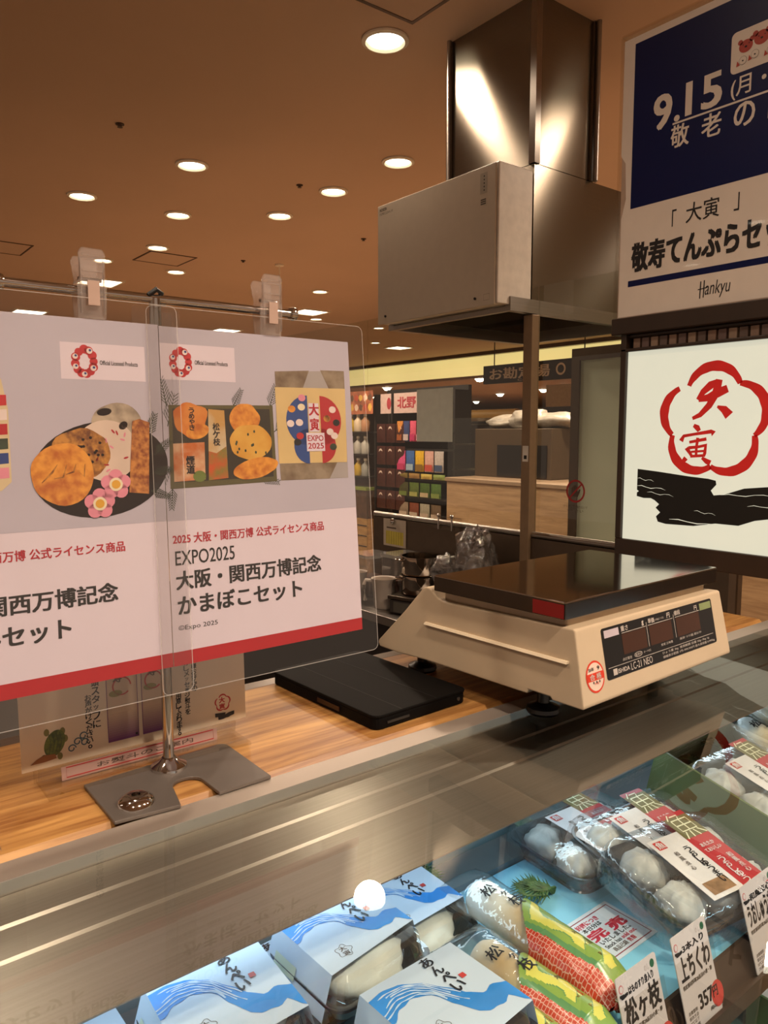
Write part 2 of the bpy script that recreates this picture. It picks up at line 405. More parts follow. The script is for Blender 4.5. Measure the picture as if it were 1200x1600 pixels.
# ---------------------------------------------------------------- hood, duct, filter box, partition
t = thing('exhaust_hood', 'stainless steel fryer hood and duct rising to the ceiling', 'exhaust hood', (1.84, 1.61, 0))
duct = MB().box((0, 0, 2.32), (.29, .385, CEIL), steel_duct).build('duct', t, grain='x')
sd = MB()
sd.prism([(-.006, -.006), (.018, -.006), (.018, 0), (0, 0), (0, .018), (-.006, .018)], 'z', 2.32, CEIL, steel); sd.build('corner_strip', duct, grain='z')
for a, b in (((.27, -.006, 2.32), (.3, 0, CEIL)), ((-.006, .37, 2.32), (0, .391, CEIL))): MB().box(a, b, steel).build('corner_strip', duct, grain='z')
MB().box((0, 0, 1.912), (.02, .58, 2.318), steel_duct).box((.02, 0, 1.912), (.6, .012, 2.318), steel_duct).box((.58, .012, 1.912), (.6, .58, 2.318), steel_duct).box((.02, .568, 1.912), (.58, .58, 2.318), steel_duct).box((.021, .013, 2.30), (.579, .567, 2.3195), steel_duct).build('canopy', t, grain='x')
lip = MB()
for a, b in (((-.1, -.004, 1.87), (.61, .02, 1.912)), ((-.1, .56, 1.87), (.61, .59, 1.912)), ((-.1, .02, 1.87), (-.08, .56, 1.884)), ((.59, .02, 1.87), (.61, .56, 1.912))): lip.box(a, b, steel)
lip.build('drip_rim', t, grain='x')
MB().box((.0, .02, 2.1), (.58, .56, 2.12), M('filter_mesh', '5a4a2c', .4, .8)).build('grease_filter', t)
for px, py in ((-.01, .375), (.28, -.015)):
    MB().tube([(px, py, 2.318 if py < 0 else 2.29), (px, py, CEIL)], .008, steel).build('hanger_rod', t, smooth=40)
t = thing('filter_box', 'white metal filter box mounted on the front of the steel hood', 'filter unit', (1.685, 1.612, 1.888))
MB().box((.004, 0, 0), (.153, .575, .408), white_paint).build('housing', t, bevel=.003)
fpan = MB().box((-.004, .006, -.004), (.002, .575, .404), M('filter_front_paint', 'beb29f', .38, var=.02)).build('front_panel', t, bevel=.0015)
fm = plane_map((-.004, .575, 0), (0, -1, 0), (0, 0, 1)); gr = M('grey_print', '4a443e', .6); dk = M('dark_print', '221c18', .6)
p = Print(.0002)
p.rect(.505, .325, .535, .385, M('led_panel', 'a39a8a', .4), 1)
for k in range(5): p.ell(.522, .335 + k * .01, .0025, .0025, dk, 2, 10)
for k in range(3): p.rect(.508, .306 - k * .006, .53, .310 - k * .006, gr, 1)
p.text('NICHIDEN', .012, .383, .05, .393, dk, 1, .02); p.text('FUMECLEAN 3F', .012, .370, .085, .378, gr, 1)
p.stroke([(.525, .012), (.55, .012), (.55, .03), (.525, .03)], .0008, gr, 1, True)
p.into(MB(), fm).build('front_print', fpan, fix=False)
for y in (.53, .085): MB().lathe([(.004, 0), (.004, .004), (0, .004)], (0, 0, 0), black, 12).build('screw', fpan, (-.004, y, .022), (0, R(-90), 0))
MB().tube([(.06, .42, .405), (.06, .42, .425), (.06, .37, .425), (.06, .37, .405)], .004, chrome, 10).build('lifting_handle', t, smooth=50)

slab('wall_partition', (1.852, 0.95, 0), (1.89, 2.44, 1.165), M('partition_steel', '5b4d40', .35, .7, .05))
MB_rim = MB().tube([(1.862, .95, 1.175), (1.862, 2.44, 1.175)], .011, steel).build('trim_4', smooth=40); struct(MB_rim)
for i, (y0, y1, z0) in enumerate(((.95, 1.605, 1.186), (1.64, 2.5, 1.186), (2.508, 3.6, 0.0))):
    struct(MB().box((1.868, y0, z0), (1.876, y1, 1.955), glass_m).build('window_%d' % (i + 1)))
t = thing('steel_post', 'square brown steel post holding the partition glass under the hood', 'post', (1.84, 1.606, 0))
MB().box((0, 0, .882), (.036, .036, 1.868), M('post_steel', '8a7258', .45, .4, .06)).build('shaft', t, bevel=.002)
MB().box((-.003, -.003, .880), (.039, .039, .888), steel_dark).build('foot_plate', t)
p = Print(.0002); p.rect(.006, .0, .03, .05, white_paint, 1); p.rect(.012, .008, .024, .02, ink, 2)
p.into(MB(), plane_map((-.0001, .036, 1.41), (0, -1, 0), (0, 0, 1))).build('barcode_label', t, fix=False)
# no-touch mark on the pane
o = Print(.0003); red_m = M('sign_red', 'a02626', .5)
ring = [(.0 + .032 * math.cos(R(a)), .032 * math.sin(R(a))) for a in range(0, 360, 10)]
o.stroke(ring, .006, red_m, 2, True); o.stroke([(-.022, -.022), (.022, .022)], .005, red_m, 3)
hand = M('sign_grey', '54463c', .6)
o.poly([(-.012, -.016), (.008, -.018), (.015, -.004), (.018, .006), (.013, .006), (.008, -.002), (.007, .014), (.003, .014), (.002, .002), (.0, .018), (-.004, .018), (-.004, .002), (-.007, .015), (-.011, .014), (-.01, 0), (-.014, .008), (-.017, .006), (-.014, -.008)], hand, 1)
o.text('ガラスに手を触れないで', -.045, -.052, .045, -.043, hand, 1); o.text('ください', -.03, -.064, .03, -.055, hand, 1)
ob = o.into(MB(), plane_map((1.8675, 1.4455, 1.325), (0, -1, 0), (0, 0, 1))).build('no_touch_sticker', fix=False)
tag(ob, 'round red no-touch hand sticker on the glass right of the post', 'sticker')
ob = MB().box((1.8655, 1.992, 1.469), (1.8675, 2.187, 1.662), M('pale_note', 'e4ece0', .6, var=.03)).build('glass_note')
tag(ob, 'blank pale green sheet taped to the partition glass left of the post', 'notice')
t = thing('clear_bracket', 'clear plastic bracket with two screws on the partition rim', 'bracket', (1.846, 1.985, 1.155))
MB().box((-.012, -.07, 0), (.0, .07, .045), acrylic).build('plate', t)
for y in (-.035, .035): MB().blob((-.018, y, .05), .007, .007, .007, chrome).tube([(-.018, y, .05), (-.018, y, .0)], .003, chrome).build('screw', t, smooth=40)
t = thing('memo_sheet', 'white memo with a yellow table clipped to the steel partition', 'memo', (1.8495, 2.37, 1.055))
p = Print(.0002); p.rect(0, 0, .14, .108, M('memo_paper', 'b8aa98', .7), 0); p.rect(.015, .008, .125, .06, M('memo_yellow', 'c2b24a', .7), 1)
for k in range(7): p.rect(.02 + k * .015, .008, .0215 + k * .015, .06, M('memo_line', '7a6a30', .7), 2)
p.rect(.02, .07, .08, .076, hand, 1); p.into(MB(), plane_map((0, 0, 0), (0, -1, 0), (0, 0, 1))).build('sheet', t, fix=False, solid=.0006)
MB().blob((-.006, -.065, .1), .009, .012, .012, chrome).build('clip', t, smooth=60)

# ---------------------------------------------------------------- bench behind the counter and what stands on it
t = thing('kitchen_bench', 'low stainless work bench along the glass partition', 'bench', (1.55, 1.0, 0))
MB().box((0, 0, .85), (.298, 2.7, .88), steel).build('worktop', t, grain='y', bevel=.002)
MB().box((.03, .02, .05), (.29, 2.68, .85), M('bench_body', '2c2420', .5, .3)).build('cabinet', t)
def pan(z, lb):
    t = thing('steel_pan', lb, 'pan', (1.70, 1.965, z), group='stacked steel pans')
    MB().lathe([(0, 0), (.065, 0), (.070, .006), (.070, .060), (.076, .062), (.076, .066), (.068, .066), (.066, .008), (0, .005)], (0, 0, 0), mirror_steel, 40).build('bowl', t, smooth=40); bowl = t.children[0]
    for sg in (-1, 1): MB().tube([(sg * .052, -sg * .046, .05), (sg * .072, -sg * .052, .053), (sg * .083, -sg * .035, .053), (sg * .066, -sg * .022, .05)], .004, chrome).build('handle', bowl, smooth=40)
pan(.946, 'lower of two polished steel pans stacked on a small scale'); pan(1.0125, 'upper of two polished steel pans stacked on a small scale')
t = thing('kitchen_scale', 'small dark kitchen scale under the steel pans', 'scale', (1.69, 1.965, .88), (0, 0, R(15)))
MB().box((-.08, -.07, .0), (.08, .07, .05), M('scale_dark', '2a2522', .4)).build('body', t, bevel=.006)
MB().box((-.085, -.07, .052), (.085, .075, .065), steel_dark).build('plate', t, bevel=.003)
MB().box((-.083, -.03, .008), (-.08, .05, .044), M('scale_readout', '4a463e', .4)).build('readout', t)
def pitcher(x, y, lb, r=.05, h=.13):
    t = thing('pitcher', lb, 'pitcher', (x, y, .88), (0, 0, R(140)))
    wp = M('cloudy_plastic', 'bdb0a4', .45)
    MB().lathe([(0, 0), (r * .72, 0), (r * .8, .006), (r, h), (r * 1.06, h + .003), (r * .95, h), (r * .74, .008), (0, .006)], (0, 0, 0), wp, 28).build('jug', t, smooth=40)
    MB().tube([(r * .9, 0, h * .92), (r * 1.5, 0, h * .95), (r * 1.65, 0, h * .8), (r * 1.55, 0, h * .25)], .007, wp).build('handle', t, smooth=50)
pitcher(1.632, 2.09, 'white plastic pitcher beside the steel pans', .043, .105); pitcher(1.63, 2.26, 'white plastic pitcher farther along the bench, behind the other pitcher', .043, .105)
bag_m = CLEAR('thin_bag', (.72, .70, .68), .10, .08, 1.6, bump=1.0, bs=55, haze=.10, hazecol=(.55, .5, .47))
t = thing('plastic_bag', 'crumpled clear plastic bag tied at the top on the bench', 'bag', (1.752, 1.755, .88))
MB().blob((0, 0, .15), .07, .075, .15, bag_m, 48, 36, .28, 3, fine=.22).build('pouch', t, smooth=180)
MB().blob((-.075, .065, .17), .04, .035, .05, bag_m, 32, 22, .5, 9, fine=.3).build('knot', t, smooth=180)
MB().blob((0, 0, .11), .05, .055, .1, M('bag_filling', '3f352c', .7), 20, 12, .2, 4).build('filling', t, smooth=180)
for x, y, s, lb in [(1.745, 2.13, (.06, .05, .11), 'clear lidded tub behind the steel pans'), (1.735, 2.30, (.06, .06, .09), 'clear lidded tub with dark contents at the far end of the bench')]:
    t = thing('food_tub', lb, 'container', (x, y, .88), group='clear tubs on the bench')
    MB().prism(rrect(-s[0], -s[1], s[0], s[1], .015), 'z', 0, s[2] + .06, CLEAR('tub_plastic', (.8, .78, .76), .08, .08, 1.4, haze=.15)).build('tub', t)
    MB().prism(rrect(-s[0] - .004, -s[1] - .004, s[0] + .004, s[1] + .004, .016), 'z', s[2] + .06, s[2] + .072, CLEAR('tub_lid', (.85, .83, .8), .08, .1, 1.4, haze=.2)).build('lid', t)
    MB().box((-s[0] * .8, -s[1] * .8, .003), (s[0] * .8, s[1] * .8, s[2] * .8), M('tub_filling', '6b4636', .7, var=.3, vs=60)).build('filling', t)
# ---------------------------------------------------------------- the shop beyond the glass
t = thing('store_counter', 'pale wood-fronted shop counter beyond the partition glass', 'counter', (3.2, 1.0, 0))
MB().box((0, 0, .06), (.6, 2.46, 1.205), wood_pale).build('front_panel', t)
MB().box((-.01, -.01, 1.205), (.62, 2.47, 1.228), M('counter_edge', '8a735c', .4)).build('worktop', t, bevel=.003)
MB().box((.03, .02, 0), (.57, 2.44, .06), black).build('plinth', t)
t = thing('display_oven', 'brown warming oven with dark door behind the wood counter', 'oven', (3.45, 2.85, 1.228))
ov = M('oven_brown', '4f4030', .4, .3)
MB().box((0, 0, 0), (.34, .62, .3), ov).build('housing', t, bevel=.004); MB().box((-.006, .03, .01), (0, .42, .2), M('oven_door', '0e0c0c', .15)).build('door', t)
t = thing('plastic_bundle', 'bundle of white plastic bags lying on the brown oven', 'bag', (3.6, 3.16, 1.528))
for k, (y, s) in enumerate(((-.2, .085), (-.02, .1), (.17, .075))): MB().blob((0, y, s * .52), .1, .15, s * .62, M('white_film', 'a59c90', .35, var=.15, vs=30, bump=.6, bs=60), 24, 14, .35, k + 2, -.8).build('bag', t, smooth=180)
t = thing('glass_showcase', 'tall dark glass showcase left of the brown oven', 'showcase', (3.5, 3.50, 0))
MB().box((0, 0, .0), (.5, .28, 1.1), ov).build('base', t); MB().box((0, 0, 1.1), (.5, .28, 1.60), CLEAR('showcase_glass', (.74, .77, .70), .02, .04, 1)).build('glass_box', t)
for z in (1.25, 1.42): MB().box((.02, .02, z), (.48, .26, z + .01), steel_dark).build('shelf', t)
t = thing('hanging_sign', 'black hanging sign with white lettering for the cash desk', 'sign', (6.0, 5.2, 2.03))
MB().box((0, -.75, 0), (.05, .72, .195), M('sign_black', '17110e', .5)).build('board', t, bevel=.003)
wt = M('sign_white', 'dccbb4', .6)
Print(.001).text('お勘定場', .1, .04, .92, .16, wt, 1, .02).text('Cashier', .5, .012, .78, .032, wt, 1).stroke([(1.06 + .05 * math.cos(R(a)), .1 + .05 * math.sin(R(a))) for a in range(0, 360, 15)], .02, wt, 1, True).into(MB(), plane_map((-.001, .72, 0), (0, -1, 0), (0, 0, 1))).build('lettering', t, fix=False)
for y in (-.6, .58): MB().tube([(.025, y, .195), (.025, y, CEIL - 2.03)], .006, black).build('rod', t)
ob = MB().tube([(5.9, 5.32, 1.69), (5.9, 6.05, 1.69)], .062, M('yellow_roll', 'a8803c', .5), 20).build('banner_roll', smooth=40)
t = thing('shop_canopy', 'dark shop beam carrying a yellow rolled banner', 'canopy', (6.0, 5.0, 0)); ob.parent = t; ob.location = (-6.0, -5.0, 0)
MB().box((-.04, -.6, 1.60), (.3, 2.2, 1.76), M('beam_dark', '1d1410', .5)).build('beam', t)
for y in (-.5, 2.1): MB().box((.1, y, 0), (.16, y + .06, 1.6), steel_dark).build('post', t)
t = thing('glass_screen', 'tall pale green glass panel in a brown frame right of the post', 'screen', (2.6, 1.3, 0))
MB().box((.01, .03, .9), (.02, .71, 1.80), M('pale_green_glass', 'c6cfba', .35, var=.05, vs=3)).build('panel', t)
fb = M('screen_frame', '4a3a2b', .4, .3)
MB().box((0, .71, 0), (.03, .75, 1.85), fb).box((0, 0, 0), (.03, .03, 1.85), fb).box((0, .03, 1.80), (.03, .71, 1.85), fb).box((0, .03, .86), (.03, .71, .9), fb).build('frame', t)
MB().box((.0, .42, 1.36), (.01, .46, 1.42), white_paint).build('socket', t); MB().tube([(0, .44, 1.36), (-.005, .45, 1.3), (0, .43, 1.22), (0, .44, .95)], .003, white_paint).build('cable', t)
t = thing('shop_pillar', 'brown shop pillar with a blue notice beyond the partition glass', 'pillar', (5.2, 3.9, 0))
MB().box((0, 0, 0), (.35, .12, 2.0), fb).build('shaft', t); MB().box((-.005, .02, 1.62), (0, .1, 1.78), M('blue_notice', '7a94a4', .6)).build('notice', t)
t = thing('shop_wall_unit', 'cream back wall unit with shelf and leaflets right of the post', 'wall unit', (7.5, 4.6, 0))
MB().box((0, 0, 0), (.1, 1.7, 2.1), M('cream_unit', 'c2ac88', .6)).build('panel', t); MB().box((-.2, .1, 1.3), (0, 1.2, 1.33), ov).build('shelf', t)
for k, c in enumerate(('b8a83a', 'cfc8bc', '6a5a7a')): MB().box((-.03, .15 + k * .32, 1.02), (-.004, .38 + k * .32, 1.28), M('leaflet_%s' % c, c, .6)).build('leaflet', t)

# snack rack
t = thing('snack_rack', 'dark wire rack of hanging snack packs in the far shop', 'shop rack', (4.86, 5.1, 0))
rk = M('rack_dark', '1a1513', .6)
MB().box((.12, 0, .62), (.16, 1.22, 1.95), rk).build('back_panel', t)
for z in (.66, .86, 1.04, 1.33, 1.5): MB().box((-.06, 0, z), (.12, .95 if z < 1.4 else 1.22, z + .018), rk).build('shelf', t)
for y in (.0, .92, 1.2): MB().box((-.05, y, .62), (.12, y + .02, 1.9), rk).build('upright', t)
MB().box((-.06, 0, 0), (.16, 1.22, .62), rack_wood := WOOD('rack_base_wood', '8a6a42', 'a98654', (4, 4, 30))).build('base_cabinet', t)
for k in range(5): MB().box((-.064, 0, .1 + k * .1), (-.059, 1.22, .11 + k * .1), rk).build('groove', t)
hd = Print(.001); hd.rect(0, 0, .62, .2, M('header_pink', 'b49a94', .6), 0); hd.text('北野', .28, .05, .56, .16, M('header_red', '96303a', .6), 1, .03); hd.ell(.14, .1, .035, .06, M('header_red2', '96303a', .6), 1)
hb = hd.into(MB(), plane_map((-.03, 1.14, 1.70), (0, -1, 0), (0, 0, 1))).build('header_card', t, fix=False, solid=.004)
hc = Print(.001); hc.rect(0, 0, .5, .24, M('header_brown', '6a3a2c', .6, var=.5, vs=9, col2='b06a4a'), 0)
for k in range(12): hc.ell(.05 + (k % 6) * .08, .07 + (k // 6) * .1, .032, .034, M('header_dot%d' % (k % 4), ('a8452f', 'c8a04a', 'd8bca8', '5a4030')[k % 4], .6), 1, wob=.4, seed=k)


def pouch(y, z, w, h, c1, c2, lb, disc=None, top=True, grp=None, x=4.78):
    t = thing('snack_pack', lb, 'snack pack', (x, y, z), group=grp)
    m1 = M('pack_' + c1, c1, .35, var=.15, vs=40); b = MB()
    b.grid(lambda u, v: (-.012 * math.sin(math.pi * u) * math.sin(math.pi * v), w / 2 - w * u, h * v), 6, 8, m1); b.grid(lambda u, v: (.004, w / 2 - w * u, h * v), 1, 1, m1)
    b.build('pouch', t, fix=False, smooth=60)
    p = Print(.001)
    if disc: p.ell(0, h * .68, w * .2, w * .24, M('disc_' + disc, disc, .6), 8)
    if c2: p.rect(-w * .42, h * .05, w * .42, h * .35, M('print_' + c2, c2, .5), 11)
    if p.items: p.into(MB(), plane_map((0, 0, 0), (0, -1, 0), (0, 0, 1))).build('label', t, fix=False)
RW = ('top', 'second', 'third', 'bottom'); CW = ('left', 'middle', 'right')
for r in range(4):
    for c in range(3):
        pouch(6.30 - .155 - c * .155 + .02, 1.405 - r * .225, .145, .19, '3c1c16', None, 'dark brown pack with white disc on the rack, %s row, %s of three' % (RW[r], CW[c]), 'c0aca0', grp='brown packs with white discs')
cols = [('c24a7a', 'a8305a', 'pink'), ('3a5c94', '8aa0b0', 'blue'), ('c8a02a', '7a5a1a', 'yellow'), ('c49a90', 'b0483c', 'pink and white'), ('b0a8a4', '384a6a', 'white and blue')]
for k, (a, b, n) in enumerate(cols):
    pouch(5.84 - k * .14, 1.13, .125, .2, a, b, '%s snack pouch on the rack shelf below the note on the glass' % n, grp='bright pouches on the rack')
for k, (a, b, n) in enumerate((('b8783a', '8a4a24', 'orange'), ('34406a', 'b0a0a0', 'navy'), ('c0506a', 'a82a5a', 'rose'), ('c24a5a', 'd8a0b0', 'red'))):
    pouch(5.86 - k * .1, 1.42, .09, .2, a, b, '%s snack pouch in the row left of the note on the glass' % n, grp='bright pouches on the rack')
for k, (a, n) in enumerate((('6a5a2a', 'olive'), ('8a6a3a', 'tan'), ('b09a4a', 'straw coloured'), ('7a8a4a', 'green and white'))):
    pouch(5.82 - k * .18, .90 if 0 else 1.06 - .0, .16, .05, a, None, '%s flat packet lying on the rack shelf with price cards' % n, grp='flat packets on the rack')
for k, (a, b, n) in enumerate((('3a3a1a', '5a6a2a', 'dark green'), ('4a5a24', '8a8a4a', 'leaf green'), ('3c5420', 'a09070', 'green and cream'), ('44602a', '6a7a3a', 'bright green'))):
    pouch(5.80 - k * .16, .88, .14, .14, a, b, '%s food pack on the lower rack shelf' % n, grp='green packs on the rack')
for k, (a, n) in enumerate((('7a6a5a', 'grey'), ('6a3a2a', 'reddish'), ('8a8474', 'pale'), ('5a4a3a', 'brown'))):
    pouch(5.80 - k * .16, .68, .14, .14, a, 'a09080', '%s food pack on the lowest rack shelf' % n, grp='packs on the lowest shelf')
for k, (a, n) in enumerate((('b89a2a', 'yellow'), ('c8b49a', 'cream'), ('a87a5a', 'tan'))):
    for r in range(3):
        cc = (a, 'a8a49c', ('6a7a94', 'b0902a', '8a8a84')[k])[r]
        tb = thing('bottle', '%s bottle on the left end of the rack, %s shelf' % (n if r == 0 else ('milky', 'clear', 'pale green')[k] if r == 1 else ('bluish', 'amber', 'grey')[k], RW[r]), 'bottle', (4.8, 6.72 - k * .13, 1.518 - r * .235), group='bottles on the rack')
        MB().lathe([(0, 0), (.045, 0), (.047, .01), (.047, .11), (.018, .145), (.018, .165)], (0, 0, 0), M('bottle_' + cc, cc, .25), 20).build('body', tb, smooth=40)
        MB().lathe([(.02, .162), (.02, .185), (0, .186)], (0, 0, 0), white_paint, 16).build('cap', tb)
t = thing('bottle_shelf', 'small dark shelf unit under the bottles at the left of the rack', 'shelf', (4.78, 6.35, 0))
for z in (1.035, 1.27, 1.505): MB().box((-.05, 0, z), (.1, .55, z + .012), rk).build('board', t)
MB().box((-.05, 0, .6), (.1, .55, .9), M('shelf_crate', '4a3426', .6, var=.4, vs=20)).build('crate', t); MB().box((-.06, 0, .9), (.1, .55, .93), M('green_edge', '7a8a3a', .5)).build('edge', t)
MB().box((-.05, 0, 0), (.12, .75, .6), rack_wood).build('base_cabinet', t)
for k in range(5): MB().box((-.054, 0, .08 + k * .11), (-.049, .75, .09 + k * .11), rk).build('groove', t)
hc.into(MB(), plane_map((-.02, .43, 1.70), (0, -1, 0), (0, 0, 1))).build('header_photo', t, fix=False, solid=.004)
for y in (.0, .54): MB().box((.08, y, 0), (.1, y + .01, 1.7), rk).build('upright', t)
# ---------------------------------------------------------------- wooden service counter and glass display case
t = thing('service_counter', 'oak topped service counter behind the display case', 'counter')
MB().prism([(.568, 1.182), (.568, 1.196), (.572, 1.2), (.778, 1.2), (.778, 1.182)], 'x', -1.2, 1.22, wood).build('wood_top', t)
MB().box((-1.2, .7785, 1.178), (1.22, .798, 1.2), steel).build('metal_edge', t, grain='x')
MB().box((-1.2, .57, .05), (1.22, .79, 1.178), M('counter_body', '3a2c20', .5)).build('cabinet', t)
t = thing('display_case', 'refrigerated glass display case with stainless hood and blue lit shelf', 'display case')
case_dark = M('case_dark', '2b2a28', .45, .3)
MB().box((-1.2, .14, .78), (1.24, .14 + .008, 1.178), glass_m).build('front_glass', t)
MB().prism([(.14, 1.1785), (.535, 1.191), (.535, 1.2), (.14, 1.1875)], 'x', -1.2, 1.24, glass_top_m).build('glass_top', t)
MB().box((-1.2, .536, 1.17), (1.24, .5605, 1.2), M('satin_trim', 'c4bab0', .5, .8, .03, 5)).build('steel_trim', t, grain='x')
MB().box((-1.2, .5606, 1.17), (1.24, .5675, 1.1955), black).build('gap_shade_strip', t)  # black strip standing in for the shade in the gap beside the wood
MB().prism([(.3963, 1.1842), (.396, 1.1855), (.4695, 1.1855), (.4710, 1.1875), (.5015, 1.1875), (.503, 1.1895), (.5355, 1.1895), (.5355, 1.164), (.43, 1.176)], 'x', -1.2, 1.24, steel_top).build('hood_plate', t, grain='x')
MB().box((-1.2, .55, .78), (1.24, .5635, 1.16), M('case_back', '6c8890', .4, .2)).build('back_panel', t)
for x, n in ((-1.2, 0), (1.228, 1)): MB().box((x, .15, .78), (x + .012, .55, 1.16), case_dark if n == 0 else glass_m).build('end_panel', t)
MB().box((-1.2, .14, .05), (1.24, .5635, .78), case_dark).build('base', t)
MB().box((-1.18, .30, 1.035), (1.225, .507, 1.05), M('shelf_paper', '86c8e6', .4, var=.03, vs=8)).build('shelf', t)
MB().prism([(.507, 1.03), (.508, 1.056), (.548, 1.056), (.548, 1.03)], 'x', -1.18, 1.225, M('ledge_grey', '6f7476', .45, .5)).build('back_ledge', t)
MB().prism([(.2995, 1.056), (.2965, 1.056), (.283, 1.0335), (.2795, 1.0335), (.2765, 1.0335), (.2765, 1.040), (.2735, 1.040), (.2735, 1.024), (.2995, 1.024)], 'x', -1.18, 1.225, M('rail_brown', '3d2c20', .35)).build('price_rail', t)
MB().box((-1.18, .155, .865), (1.225, .545, .88), M('lower_shelf', '3e5550', .5, var=.5, vs=60)).build('lower_shelf', t)
MB().box((-1.1, .475, 1.152), (1.2, .495, 1.160), M('case_led', 'dff0ff', .5, emit=6.0)).build('light_tube', t)
lamp('AREA', 'case_light', (.35, .485, 1.152), CASE_W * .8, CASE_COLOR, t, shape='RECTANGLE', size=1.6, size_y=.02)
bpy.data.objects['case_light'].rotation_euler = (R(-14), 0, 0)
lamp('AREA', 'case_front_light', (.45, .165, 1.182), CASE_W * 2.4, CASE_COLOR, t, shape='RECTANGLE', size=1.6, size_y=.015)
bpy.data.objects['case_front_light'].rotation_euler = (R(38), 0, 0)

# ---------------------------------------------------------------- poster stand
t = thing('poster_stand', 'chrome T-shaped poster stand with flat steel foot plate', 'stand', (.2475, .6285, 1.2))
def arc(cx, cy, r, a0, a1, n=10): return [(cx + r * math.cos(R(a0 + (a1 - a0) * k / n)), cy + r * math.sin(R(a0 + (a1 - a0) * k / n))) for k in range(n + 1)]
fp = [(-.0705, .012), (-.0705, -.066), (-.0193, -.0715)] + arc(-.0048 + .0055, -.0415, .0135, 180, 20, 10) + [(.0085 + .006, -.071)] + [(.0635, -.0705)] + arc(.0555, .012, .008, 0, 90, 4)
MB().prism(fp, 'z', .0005, .0035, M('foot_plate_steel', '6e6762', .45, .55, .06)).build('base_plate', t, bevel=.0006)
MB().lathe([(.016, .0035), (.0155, .006), (.009, .010), (.0062, .013), (.0, .013)], (0, 0, 0), chrome, 28).build('flange', t, smooth=40)
MB().lathe([(.0150, .0035), (.0140, .0065), (.0085, .010), (.0035, .0105), (.003, .006), (0, .006)], (-.0465, -.046, 0), chrome, 28).build('spare_socket', t, smooth=40)
MB().lathe([(.0048, .012), (.0048, .412)], (0, 0, 0), chrome, 20).build('pole', t, smooth=40)
MB().tube([(-.117, .0, .412), (.132, .0, .412)], .0036, chrome, 14).build('crossbar', t, smooth=40)
for x in (-.119, .134): MB().lathe([(0, -.003), (.0056, -.003), (.0064, 0), (.0056, .003), (0, .003)], (0, 0, 0), chrome, 20).build('end_knob', t, (x, 0, .412), (0, R(90), 0), smooth=40)
MB().tube([(-.006, -.002, .414), (0, -.004, .419), (.006, 0, .417), (.004, .006, .410)], .0022, black).build('cable_tie', t, smooth=40)
PS = .968   # the sheets hang just in front of the pole
t = thing('hook_tag', 'small blank clear tag hanging from the pole top between the posters', 'tag', (.2295, .634, 1.572))
MB().prism(rrect(0, 0, .042, .034, .004), 'y', 0, .0006, sleeve_m).build('card', t)
MB().prism(rrect(.020, -.008, .034, .030, .003), 'y', -.0015, -.0008, sleeve_m).build('sleeve', t)
MB().tube([(.018, 0, .032), (.021, -.003, .04), (.028, -.002, .036)], .0018, white_paint).build('string', t, smooth=40)
MB().blob((.027, -.003, .0), .005, .002, .008, M('pin_pink', 'd8b8ac', .5)).build('pin', t, smooth=60)

def clip(x, lb, rz, sc_):
    t = thing('bulldog_clip', lb, 'clip', (x, .627, 1.5895), (0, 0, R(rz)), 'clear clips on the chrome rail')
    def jaw(y0, y1, dz, skew):
        m = MB(); pr = [(-.011, 0), (-.007, -.003), (.007, -.003), (.011, 0), (.0115, .026), (.009, .034), (.0105, .050), (.008, .054), (-.008, .054), (-.0105, .050), (-.009, .034), (-.0115, .026)]
        n = len(pr); vs = [(p[0], y0 + skew * p[1], p[1] + dz) for p in pr] + [(p[0], y1 + skew * p[1], p[1] + dz) for p in pr]
        return m.add(vs, [tuple(range(n))[::-1], tuple(range(n, 2 * n))] + [(i, (i + 1) % n, n + (i + 1) % n, n + i) for i in range(n)], clip_plastic)
    fj = jaw(-.006, -.003, 0, -.07).build('front_jaw', t, bevel=.0012)
    jaw(.003, .006, -.003, .16).build('back_jaw', t, bevel=.0012)
    r = MB()
    for sx in (-.0095, .0085): r.box((sx, -.0095, .004), (sx + .001, -.006, .046), clip_plastic)
    for z in (.0, .031, .036, .045, .048): r.box((-.008, -.0100, z), (.008, -.0085, z + .0012), clip_plastic)
    r.build('ribs', fj)
    MB().box((-.0045, -.0108, .010), (.0045, -.0096, .029), M('clip_spring', 'c0a496', .4, .2)).build('spring_plate', fj)
    MB().tube([(-.009, -.001, .031), (.009, -.001, .031)], .0015, chrome).build('pivot', t, smooth=40)
clip(.194, 'left clear plastic clip on the chrome rail holding a poster', 0, 1); clip(.354, 'right clear plastic clip on the chrome rail holding a poster', 0, 1)

# ---------------------------------------------------------------- posters
sleeve_highlight = CLEAR('sleeve_highlight', (.9, .88, .86), .1, .12, 2.0, haze=.35, hazecol=(.9, .85, .8))
p_white = M('poster_white', 'e2d6e4', .55, var=.01); p_grey = M('poster_grey', 'beb8c8', .55, var=.05, vs=5)
p_red = M('poster_red', 'b50414', .5, var=.02); p_crim = M('poster_crimson', 'b3122c', .55)
p_logo = M('logo_red', 'c0101f', .5); p_eye = M('logo_white', 'ead8d4', .5); p_blue = M('logo_blue', '1d3a80', .5)
fried = M('fried_orange', 'b9620e', .5, vs=120, col2='ea9f38'); fried2 = M('fried_brown', '6e3a0c', .5, vs=190, col2='c98a36'); fried3 = M('roll_brown', '86400f', .5, vs=220, col2='d08a40')
pale_cake = M('pale_cake', 'dcc6b6', .5); speck_cake = M('speck_cake', 'bfae98', .5, vs=90, col2='8a7c6c'); plate_black = M('plate_black', '1c1010', .3, vs=8)
pinkp = M('petal_pink', 'e58fa4', .5); creamp = M('petal_cream', 'efe2c0', .5); yolk = M('petal_yellow', 'e2a82c', .5); fern = M('fern_green', '2c3a28', .6, var=.4, vs=90)
